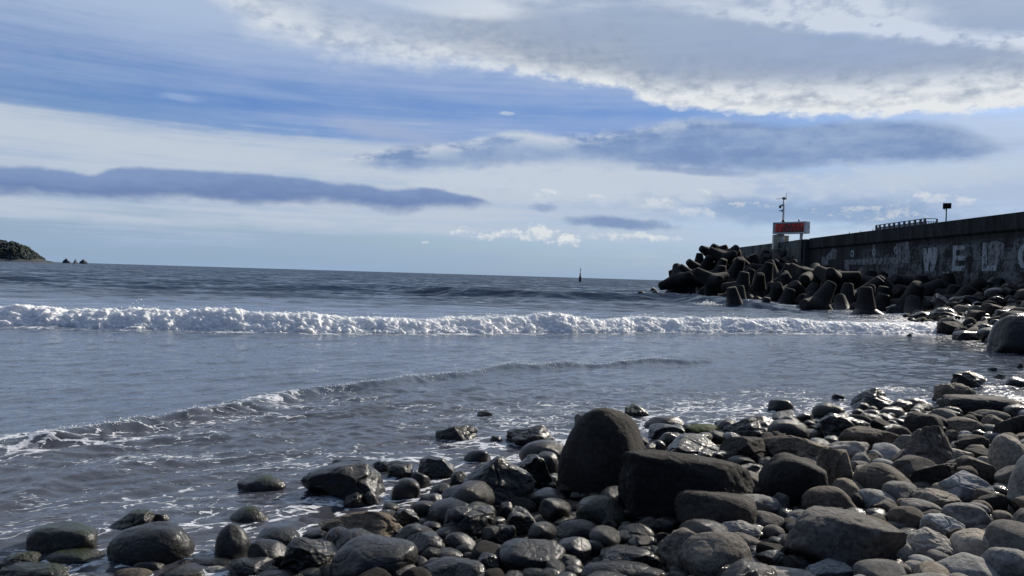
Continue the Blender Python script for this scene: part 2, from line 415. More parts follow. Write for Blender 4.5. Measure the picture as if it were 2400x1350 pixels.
# ------------------------------------------------------------------ beach ground
gm, t, b = mat('beach_gravel')
v = objc(t); n1 = noise(t, v, 1.5, 4); n2 = noise(t, v, 14, 5, .7)
vo = t.nodes.new('ShaderNodeTexVoronoi'); vo.inputs['Scale'].default_value = 22; t.links.new(v.s, vo.inputs['Vector'])
vd = E(t, vo.outputs['Distance'])
t.links.new(mixc(t, (n1 * .4 + n2 * .6).ss(.35, .65), (.010, .009, .008), (.035, .031, .027)).s, b.inputs['Base Color'])
b.inputs['Roughness'].default_value = .7
bump(t, b, vd.inv() * .7 + n2 * .4, .9, .05)
ys = np.concatenate([np.arange(-6, 16, .12), np.arange(16, 60, .4), np.arange(60, 140, 2.0)])
xs = np.concatenate([np.arange(-60, -14, 3.0), np.arange(-14, 20, .14), np.arange(20, 95, .9)])
X, Y = np.meshgrid(xs, ys)
Z = ground_z(X, Y); lm = sstep(-.5, .5, Z)
Z = Z + fbm(X * 1.3, Y * 1.3, 2.0, 4) * .05 + fbm(X * .4, Y * .4, 8., 3) * .25 * sstep(26, 36, Y) * lm
link('beach_ground', fast_mesh('beach_ground', np.stack([X, Y, Z], -1).reshape(-1, 3), grid_faces(len(ys), len(xs))), gm, kind='structure')

# ------------------------------------------------------------------ water
BORE = [(-60, 14.0), (-34, 19.5)] + [at_z(*p)[:2] for p in ((0, 764), (480, 776), (900, 783), (1200, 781), (1500, 779), (1800, 780), (2050, 783), (2230, 781))] + [(23.4, 37.5)]
RIP = [(-9.5, 3.5), (-7.4, 5.6)] + [at_z(*p)[:2] for p in ((85, 1032), (300, 1002), (500, 962), (700, 928), (875, 906), (1040, 884), (1200, 866), (1500, 853), (1650, 852))] + [(7.2, 19.8)]
SW1 = [(-30, 88), (-12, 84)] + [at_z(*p)[:2] for p in ((1100, 693), (1300, 699), (1500, 703), (1600, 704))] + [(19, 60)]
SW2 = [(-60, 70), (-45, 74), (-24, 78), (-12, 92), (8, 110)]
def bore_h(nx): return .46 - .16 * sstep(2, 22, nx)
def water_h(X, Y):
    dsh, _ = sdist(SHORE, X, Y)
    calm = .35 + .65 * sstep(0, 6, dsh)
    h = 0.0
    # offshore chop
    off = sstep(24, 50, Y)
    h = h + off * (fbm(X * .16, Y * .30, 1., 3) * .17 + fbm(X * .55, Y * 1.0, 5., 3) * .06)
    # inshore ripples, crests lying along the shore
    c_, s_ = math.cos(.75), math.sin(.75)
    A, B = X * c_ + Y * s_, -X * s_ + Y * c_
    near = 1 - off
    inner, nxr = sdist(RIP, X, Y)
    rough = (1 - sstep(-.2, .3, inner)) * sstep(16, 11, Y)
    A2, B2 = A + fbm(A * .6, B * .6, 3., 2) * .5, B + fbm(A * .5, B * .5, 6., 2) * .4
    rid = 1 - np.abs(pn(A2 * .55, B2 * 1.15, 4.)) * 2.2
    rid2 = 1 - np.abs(pn(A2 * 1.3 + 9, B2 * 2.4, 7.)) * 2.2
    h = h + near * calm * (fbm(A * .5, B * 1.1, 3., 3) * .05 + rough * (rid * .05 + rid2 * .022 - .045) + fbm(A * 1.6, B * 3.2, 9., 3) * .018)
    # ripple line
    amp = (.105 + .03 * pn(nxr * 1.3, 0, 2.)) * sstep(7.0, 4.0, nxr) * (.72 + .5 * np.clip(pn(nxr * .8 + 3, 1.) + .4, 0, 1))
    s = inner + .22 * pn(nxr * 1.1, 5.) + .07 * pn(nxr * 3.2, 9.) + .05 * pn(X * 6, Y * 6, 2.)
    h = h + amp * np.where(s > 0, np.exp(-s / .75), np.exp(-(s / .17) ** 2))
    h = h + near * (1 - sstep(-.3, .5, inner)) * sstep(18, 12, Y) * fbm(X * 4.5, Y * 6.5, 3., 2) * .012
    # breaking wave body
    s, nxb = sdist(BORE, X, Y)
    H = bore_h(nxb)
    h = h + np.where(s > .35, (H * .8) * np.exp(-np.maximum(s - 1.2, 0) / 4.2) * sstep(.35, 1.2, s), 0) * sstep(23.6, 22.5, nxb)
    # two unbroken swells behind
    s, nx1 = sdist(SW1, X, Y)
    s = s + 1.6 * pn(nx1 * .12, 4.)
    h = h + .62 * sstep(-26, -2, nx1) * np.where(s > 0, np.exp(-s / 6.0), np.exp(-(s / 1.7) ** 2))
    s, nx2 = sdist(SW2, X, Y)
    s = s + 2.0 * pn(nx2 * .1, 9.)
    h = h + .38 * sstep(5, -10, nx2) * np.where(s > 0, np.exp(-s / 6.0), np.exp(-(s / 2.0) ** 2)) * (.6 + .8 * pn(nx2 * .15, 2.))
    return h
ys = np.concatenate([np.arange(1.5, 6, .03), np.arange(6, 14, .028), np.arange(14, 24, .06), np.arange(24, 34, .1), np.arange(34, 90, .22), 90 * 1.022 ** np.arange(0, 235)])
an = np.tan(np.radians(np.linspace(-52, 52, 980)))
YY = np.repeat(ys[:, None], len(an), 1); XX = YY * an[None, :]
H = water_h(XX, YY)
dsh, _ = sdist(SHORE, XX, YY)
inner, nxr = sdist(RIP, XX, YY)
sb, nxb = sdist(BORE, XX, YY)
foam = np.exp(-np.maximum(dsh, 0) / 1.9) * .5
foam = foam + (1 - sstep(-.1, .2, inner)) * .08 * sstep(15, 11, YY)
foam = foam + np.exp(-((inner - .06) / .16) ** 2) * (sstep(-1, -6, nxr) * .24 + sstep(5, 0, nxr) * .12)
foam = foam + np.exp(-((inner + .55) / .5) ** 2) * sstep(-1.5, -5, nxr) * .22
foam = np.where((sb > 1), foam + np.exp(-(sb - 1) / 6.0) * (.34 + .26 * sstep(-2, 12, nxb)), foam)
foam = foam + .45 * ((sb < .4) & (sb > -.6))
xft = np.interp(YY, [44, 50, 56, 61, 66, 75, 84, 94, 104, 112], [30, 26.5, 22.5, 20.5, 22.5, 22.0, 23.5, 22.5, 25, 27])
foam = foam + .6 * np.exp(-np.abs(XX - xft + .3) / .8) * ((YY > 48) & (YY < 112))
shal = np.exp(-np.maximum(dsh, 0) / 3.5)
shal = np.maximum(shal, .8 * (1 - sstep(-.3, .3, inner)) * sstep(15, 10, YY))
me = fast_mesh('sea_water', np.stack([XX, YY, H], -1).reshape(-1, 3), grid_faces(len(ys), len(an)), attrs={'foam': foam, 'shal': shal})
wm, t, b = mat('sea_water')
v = objc(t); x_, y_, z_ = sepv(t, v)
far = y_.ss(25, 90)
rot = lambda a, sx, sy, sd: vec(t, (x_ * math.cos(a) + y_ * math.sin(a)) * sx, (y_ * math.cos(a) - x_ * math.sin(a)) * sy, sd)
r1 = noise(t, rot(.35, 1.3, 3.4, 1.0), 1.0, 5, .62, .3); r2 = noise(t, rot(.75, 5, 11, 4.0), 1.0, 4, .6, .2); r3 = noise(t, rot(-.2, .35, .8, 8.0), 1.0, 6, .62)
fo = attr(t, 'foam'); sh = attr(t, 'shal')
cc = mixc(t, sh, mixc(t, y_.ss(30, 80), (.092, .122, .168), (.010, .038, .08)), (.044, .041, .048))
hh = t.nodes.new('ShaderNodeAttribute')
# foam lace
fv = rot(.5, 1.0, 1.9, 2.0)
wn = t.nodes.new('ShaderNodeVectorMath'); wn.operation = 'ADD'; t.links.new(fv.s, wn.inputs[0])
nn_ = t.nodes.new('ShaderNodeTexNoise'); nn_.inputs['Scale'].default_value = 1.6; nn_.inputs['Detail'].default_value = 4; t.links.new(fv.s, nn_.inputs['Vector'])
sm = t.nodes.new('ShaderNodeVectorMath'); sm.operation = 'SCALE'; sm.inputs['Scale'].default_value = 1.5; t.links.new(nn_.outputs['Color'], sm.inputs[0]); t.links.new(sm.outputs[0], wn.inputs[1])
vo = t.nodes.new('ShaderNodeTexVoronoi'); vo.feature = 'DISTANCE_TO_EDGE'; vo.inputs['Scale'].default_value = 1.7; t.links.new(wn.outputs[0], vo.inputs['Vector'])
ve = E(t, vo.outputs['Distance'])
vo2 = t.nodes.new('ShaderNodeTexVoronoi'); vo2.feature = 'DISTANCE_TO_EDGE'; vo2.inputs['Scale'].default_value = 5.5; t.links.new(wn.outputs[0], vo2.inputs['Vector'])
ve2 = E(t, vo2.outputs['Distance'])
pn1 = noise(t, rot(.5, .55, 1.1, 5.), 1.0, 4, .6); pn2 = noise(t, rot(.5, 9, 14, 3.), 1.0, 4, .65)
lace = (ve.ss(.16, .0) * .55 + ve2.ss(.16, .0) * .3 + pn2 * .35)
fm = (lace + fo * 1.05 + (pn1 - .5) * 1.5).ss(1.02, 1.32) * fo.ss(.02, .18)
cc = mixc(t, fm * .9, cc, (.74, .76, .79))
t.links.new(cc.s, b.inputs['Base Color'])
t.links.new((fm * .5 + far * .08 + .07).s, b.inputs['Roughness']); b.inputs['IOR'].default_value = 1.333
def facet(sx, sy, sd, kx, ky):
    n = t.nodes.new('ShaderNodeTexNoise'); n.inputs['Scale'].default_value = 1.0; n.inputs['Detail'].default_value = 5; n.inputs['Roughness'].default_value = .65
    t.links.new(rot(.15, sx, sy, sd).s, n.inputs['Vector'])
    s_ = t.nodes.new('ShaderNodeSeparateColor'); t.links.new(n.outputs['Color'], s_.inputs[0])
    return (E(t, s_.outputs[0]) - .5) * kx, (E(t, s_.outputs[1]) - .5) * ky
fx1, fy1 = facet(.10, .30, 3.0, .5, 1.1); fx2, fy2 = facet(.7, 1.6, 6.0, .5, 1.0)
kf = y_.ss(24, 80) * 1.5 + .02
gn = t.nodes.new('ShaderNodeNewGeometry'); gx, gy, gz_ = sepv(t, E(t, gn.outputs['Normal']))
nv = t.nodes.new('ShaderNodeVectorMath'); nv.operation = 'NORMALIZE'
t.links.new(vec(t, gx + (fx1 + fx2) * kf, gy + (fy1 + fy2 - .2) * kf, gz_).s, nv.inputs[0])
na = bump(t, None, r3, .3, .12, nv.outputs[0]); 
n_ = t.nodes['Bump'] if 'Bump' in t.nodes else None
nb = bump(t, None, r1, .4, .026, na)
nc = bump(t, None, r2, .28, .007, nb)
spk = noise(t, rot(.3, 9, 17, 13.), 1.0, 3, .6).ss(.60, .74)
ne = bump(t, None, spk, .8, .02, nc)
nd = bump(t, b, fm * .6 + pn2 * .2, .35, .02, ne)
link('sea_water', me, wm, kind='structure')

# ------------------------------------------------------------------ surf: foam of the breaking wave
def foam_mat(name):
    m, t, b = mat(name)
    v = objc(t); n = noise(t, v, 9, 5, .6)
    b.inputs['Base Color'].default_value = (.9, .9, .9, 1); b.inputs['Roughness'].default_value = .6
    b.inputs['Subsurface Weight'].default_value = .35; b.inputs['Subsurface Radius'].default_value = (1, 1, 1); b.inputs['Subsurface Scale'].default_value = .3
    bump(t, b, n, .6, .04)
    return m
FOAM = foam_mat('white_sea_foam')
bp = np.array(BORE); seg = np.hypot(*np.diff(bp, axis=0).T); cum = np.concatenate([[0], np.cumsum(seg)])
L = cum[-1]; S = np.arange(0, L, .032)
cx, cy = np.interp(S, cum, bp[:, 0]), np.interp(S, cum, bp[:, 1])
k = np.ones(121) / 121; pad = lambda a: np.convolve(np.pad(a, 60, mode='reflect', reflect_type='odd'), k, 'valid')
cx, cy = pad(cx), pad(cy)
tx, ty = np.gradient(cx), np.gradient(cy); ln = np.hypot(tx, ty); tx, ty = tx / ln, ty / ln
nx_, ny_ = -ty, tx                                # seaward
W = 3.4 + 1.0 * pn(S * .15, 2.) + 14 * sstep(4, 20, cx)
T = np.concatenate([np.linspace(0, 1, 46) ** 1.0 * .9, .9 + np.linspace(.02, 1, 110) ** 1.5 * 1.0])   # first: front, then back (scaled)
front = np.minimum(T, .9); back = np.maximum(T - .9, 0)
wob = .5 * pn(S * .22, 7.) + .22 * pn(S * .9, 3.)
tt = front[None, :] + back[None, :] * W[:, None]
bh = bore_h(cx)[:, None] * (1 + .55 * pn(S * .13, 11.) + .35 * pn(S * .45, 5.) + .15 * pn(S * 1.4, 2.))[:, None]
prof = bh * (1 - (1 - sstep(0, .85, front[None, :])) ** 1.0) * (1.08 - .08 * sstep(.1, .6, back)[None, :])
fall = np.exp(-np.maximum(tt - 1.2, 0) / 4.2)
prof = prof * np.where(tt > 1.2, fall, 1)
Xs = cx[:, None] + nx_[:, None] * (tt + wob[:, None]); Ys = cy[:, None] + ny_[:, None] * (tt + wob[:, None]); Zs = prof - .03
def bil(f, z): return np.abs(pn(Xs * f, Ys * f, Zs * f * 1.5 + z))
n1, n2, n3, n4 = bil(1.5, 0), bil(3.6, 3), bil(8, 8), bil(15., 5)
n5 = fbm(Xs * 5, Ys * 5, Zs * 5, 3); lump = .07 * n1 + .07 * n2 + .045 * n3 + .022 * n4 + .035 * n5 + .03
live = sstep(.0, .12, front)[None, :] * (.35 + .65 * np.exp(-back[None, :] * W[:, None] / 2.2))
toe = (1 - sstep(.1, .8, front))[None, :]
Zs = Zs + lump * live * 1.15 - .04
push = (lump * 1.6 - .12) * live * (toe * .9 + .25)
Xs = Xs - nx_[:, None] * push + tx[:, None] * .12 * pn(Xs * 2.3, Ys * 2.3, 4.) ; Ys = Ys - ny_[:, None] * push
rt_ = sstep(0, 14, cx)[:, None]
keep = fbm(Xs * 1.1, Ys * .8, 3., 5) * 1.1 * sstep(.03, .2, back)[None, :] + .55 - sstep(.15, 1.0, back)[None, :] * (1.3 - .35 * rt_)
end = sstep(L, L - 3.5, S)[:, None] * sstep(0, 1, S)[:, None]
Zs = Zs * end - .1 * (1 - end)
F = grid_faces(len(S), len(T)); kq = keep.ravel()[F].mean(1) > 0
me = fast_mesh('breaking_wave_foam', np.stack([Xs, Ys, Zs], -1).reshape(-1, 3), F[kq][:, ::-1])
link('breaking_wave_foam', me, FOAM, kind='stuff', label='white foam rolling along the breaking wave across the bay')
# spray: droplets thrown above the crest and at the rocks
iv, if_ = ico(1)
V_, F_ = [], []
nr = np.random.RandomState(11)
def drop(p, r):
    F_.append(if_ + 12 * len(V_)); V_.append(iv * r * nr.uniform(.6, 1.4, 3) + p)
for i in range(2600):
    k = nr.randint(40, len(S) - 90); j = 46 + nr.randint(-16, 16)
    g = max(0, pn(S[k] * .5, 4.) + .35)
    z = Zs[k, j] + abs(nr.normal()) * .10 * g
    drop(np.array([Xs[k, j] + nr.normal() * .1, Ys[k, j] + nr.normal() * .15, z]), nr.uniform(.006, .022))
for px, py, sx, sz in ((2262, 765, 1.0, .5), (2284, 752, .5, .75), (2245, 768, .8, .3), (1632, 694, 1.4, .5), (1660, 712, .8, .25)):
    P = at_z(px, py, .2)
    for i in range(520):
        a = nr.normal(size=3); drop(np.array([P[0] + a[0] * sx * .5, P[1] + a[1] * .4, .1 + abs(a[2]) * sz * .55 * math.exp(-abs(a[0]) * .5)]), nr.uniform(.012, .05))
for i in range(900):                # white beads standing in for sparkle along the near ripple's crest
    x = nr.uniform(-8.2, -1.0) if i < 650 else nr.uniform(-1, 4); 
    xs_ = [p[0] for p in RIP]; y = np.interp(x, xs_, [p[1] for p in RIP]) + nr.normal() * .09
    drop(np.array([x, y, float(water_h(np.array([x]), np.array([y]))[0]) + abs(nr.normal()) * .012]), nr.uniform(.003, .010))
me = fast_mesh('sea_spray_and_sparkle', np.concatenate(V_), np.concatenate(F_))
link('sea_spray_and_sparkle', me, FOAM, kind='stuff', label='fine white spray thrown up by the surf, and sparkle beads on the near ripple')

# ------------------------------------------------------------------ rocks
def rock_geo(kind, seed, lvl):
    """unit rock: bounding box -1..1; kind: r rounded, e egg, b boxy, a angular, f flat-topped slab, p peaked, k knobbly"""
    r = np.random.RandomState(seed)
    v, f = ico(lvl)
    p = {'r': 2.25, 'e': 2.0, 'b': 3.0, 'a': 2.4, 'f': 3.6, 'p': 2.0, 'k': 2.3}[kind]
    d = v / (np.abs(v) ** p).sum(1)[:, None] ** (1 / p)
    o = r.uniform(0, 60, 3)
    lo, mid, fin = {'r': (.12, .02, .004), 'e': (.07, .012, .003), 'b': (.12, .035, .006), 'a': (.2, .06, .014), 'f': (.10, .04, .012), 'p': (.12, .05, .010), 'k': (.26, .07, .015)}[kind]
    q = d.copy()
    w_ = d * .8 + o
    q += np.stack([pn(w_[:, 0] + 11 * i, w_[:, 1], w_[:, 2]) for i in range(3)], 1) * lo * 1.6
    ncut = {'r': 4, 'e': 2, 'b': 8, 'a': 14, 'f': 7, 'p': 8, 'k': 6}[kind]
    for i in range(ncut):
        n = r.normal(size=3); n /= np.linalg.norm(n)
        h = r.uniform(.62, .88) if kind in 'abp' else r.uniform(.76, .95)
        e = q @ n - h
        # soft plane cut: leaves a worn, rounded arris
        sft = .035 if kind in 'ab' else .09
        cut = np.where(e > sft, e, np.where(e > -sft, (e + sft) ** 2 / (4 * sft), 0))
        q -= n[None, :] * (cut * .92)[:, None]
    if kind == 'p':
        z = (q[:, 2] + 1) / 2; k = 1 - .55 * np.clip(z, 0, 1) ** 1.1
        pk = r.uniform(-.15, .15)
        q[:, 0] = q[:, 0] * k + pk * z; q[:, 1] *= k
    nd = q / np.linalg.norm(q, axis=1)[:, None]
    w_ = q * 2.2 + o
    m = fbm(w_[:, 0], w_[:, 1], w_[:, 2], 3)
    rg = np.abs(pn(w_[:, 0] * 1.3, w_[:, 1] * 1.3, w_[:, 2] * 1.3 + 5))
    w2 = q * 9 + o
    fn = fbm(w2[:, 0], w2[:, 1], w2[:, 2], 3 if lvl > 4 else 1)
    crease = np.abs(pn(w_[:, 0] * .45 + 3, w_[:, 1] * .45, w_[:, 2] * .45)) 
    cr = -.07 * np.exp(-(crease / .035) ** 2) * (1 if kind in 'abkp' else .25)
    q += nd * (m * mid - rg * mid * .8 + fn * fin + cr)[:, None]
    lo_, hi_ = q.min(0), q.max(0)
    q = (q - (lo_ + hi_) / 2) / ((hi_ - lo_) / 2)
    return q, f
MATW = {'K': 'wet black', 'W': 'wet grey', 'V': 'wet mossy', 'D': 'dark rough', 'B': 'brown', 'T': 'tan', 'G': 'grey', 'P': 'pale grey', 'M': 'green mossy'}
KINW = {'r': 'rounded', 'e': 'egg-smooth', 'b': 'blocky', 'a': 'angular', 'f': 'flat-topped', 'p': 'peaked', 'k': 'knobbly'}
LAND = []      # landmarks: (x, y, phrase)
ROCKS = []     # (x, y, base description, object, own label)
def make_rock(px0, px1, py0, py1, kind, mk, seed, label=None, lm=None, rz=None, depth=None, tilt=0.0, lean=0.0, skew=0.0, taper=0.0, seedx=0, lvl=None, z_at=None):
    cxp = (px0 + px1) / 2
    # where its foot meets the ground: march the ray of the lowest visible pixel
    dr_ = ray(cxp, py1); tt_ = np.geomspace(2.2, 260, 900); rx_, ry_, rz0_ = dr_.x * tt_, dr_.y * tt_, CAMZ + dr_.z * tt_
    gg = np.maximum(ground_z(rx_, ry_), -.02) if z_at is None else np.full(len(tt_), z_at)
    hit = np.nonzero(rz0_ <= gg)[0]; k_ = hit[0] if len(hit) else len(tt_) - 1
    x, y = float(rx_[k_]), float(ry_[k_])
    wpx = px1 - px0
    wd = wpx / FPX * y
    hpx = py1 - py0
    dr = depth if depth else min(.9, max(.5, 1.15 * hpx / wpx + .25))
    for _i in range(3):
        yc = y + dr * wd * .5 * .72
        rx = wpx / FPX * yc / 2
        xc = at_d(cxp, py1, yc)[0]
        ztop = at_d(cxp, py0, yc)[2]
    g = max(gz(xc, yc), -.05) if z_at is None else z_at
    hgt = max(ztop - g, rx * .35)
    sink = {'p': .25, 'r': .45, 'e': .55, 'b': .3, 'a': .3, 'f': .3, 'k': .35}[kind]
    hb = hgt * (1 + sink); rz_ = hb / 2; zc = ztop - rz_
    if ztop - g < rx * .35: zc = ztop - rz_
    lv = lvl or (6 if wpx > 85 else 5 if wpx > 36 else 4)
    q, f = rock_geo(kind, int(seed + seedx), lv)
    if taper:
        k_ = 1 - taper * np.clip((q[:, 2] + 1) / 2, 0, 1) ** 1.5; q[:, 0] *= k_; q[:, 1] *= k_
    a = rz if rz is not None else 0.0
    ca, sa = math.cos(a), math.sin(a)
    q = np.stack([q[:, 0] * ca - q[:, 1] * sa, q[:, 0] * sa + q[:, 1] * ca, q[:, 2]], 1)
    if tilt:
        ct, st = math.cos(R(tilt)), math.sin(R(tilt)); ar = rz_ / rx
        X_, Z_ = q[:, 0], q[:, 2] * ar
        q = np.stack([X_ * ct - Z_ * st, q[:, 1], (X_ * st + Z_ * ct) / ar], 1)
    q[:, 0] += lean * np.clip(q[:, 2], -.5, 1)
    if skew: q[:, 2] += skew * q[:, 0] * np.clip(q[:, 2] + .4, 0, 1)
    lo_, hi_ = q.min(0), q.max(0); q = (q - (lo_ + hi_) / 2) / ((hi_ - lo_) / 2)
    q = q * np.array([rx, rx * dr, rz_])
    o = link('boulder' if wpx > 70 else 'beach_stone', fast_mesh('rock', q, f), MR[mk], None, (xc, yc, zc))
    o['category'] = 'boulder' if wpx > 70 else 'stone'
    o['group'] = 'boulders of the stony beach' if wpx > 70 else 'stones of the stony beach'
    size = 'huge' if wpx > 190 else 'large' if wpx > 120 else 'medium' if wpx > 60 else 'small' if wpx > 28 else 'tiny'
    ROCKS.append([xc, yc, f'{size} {MATW[mk]} {KINW[kind]} {"boulder" if wpx > 70 else "stone"}', o, label])
    if lm: LAND.append((xc, yc, lm))
    return o
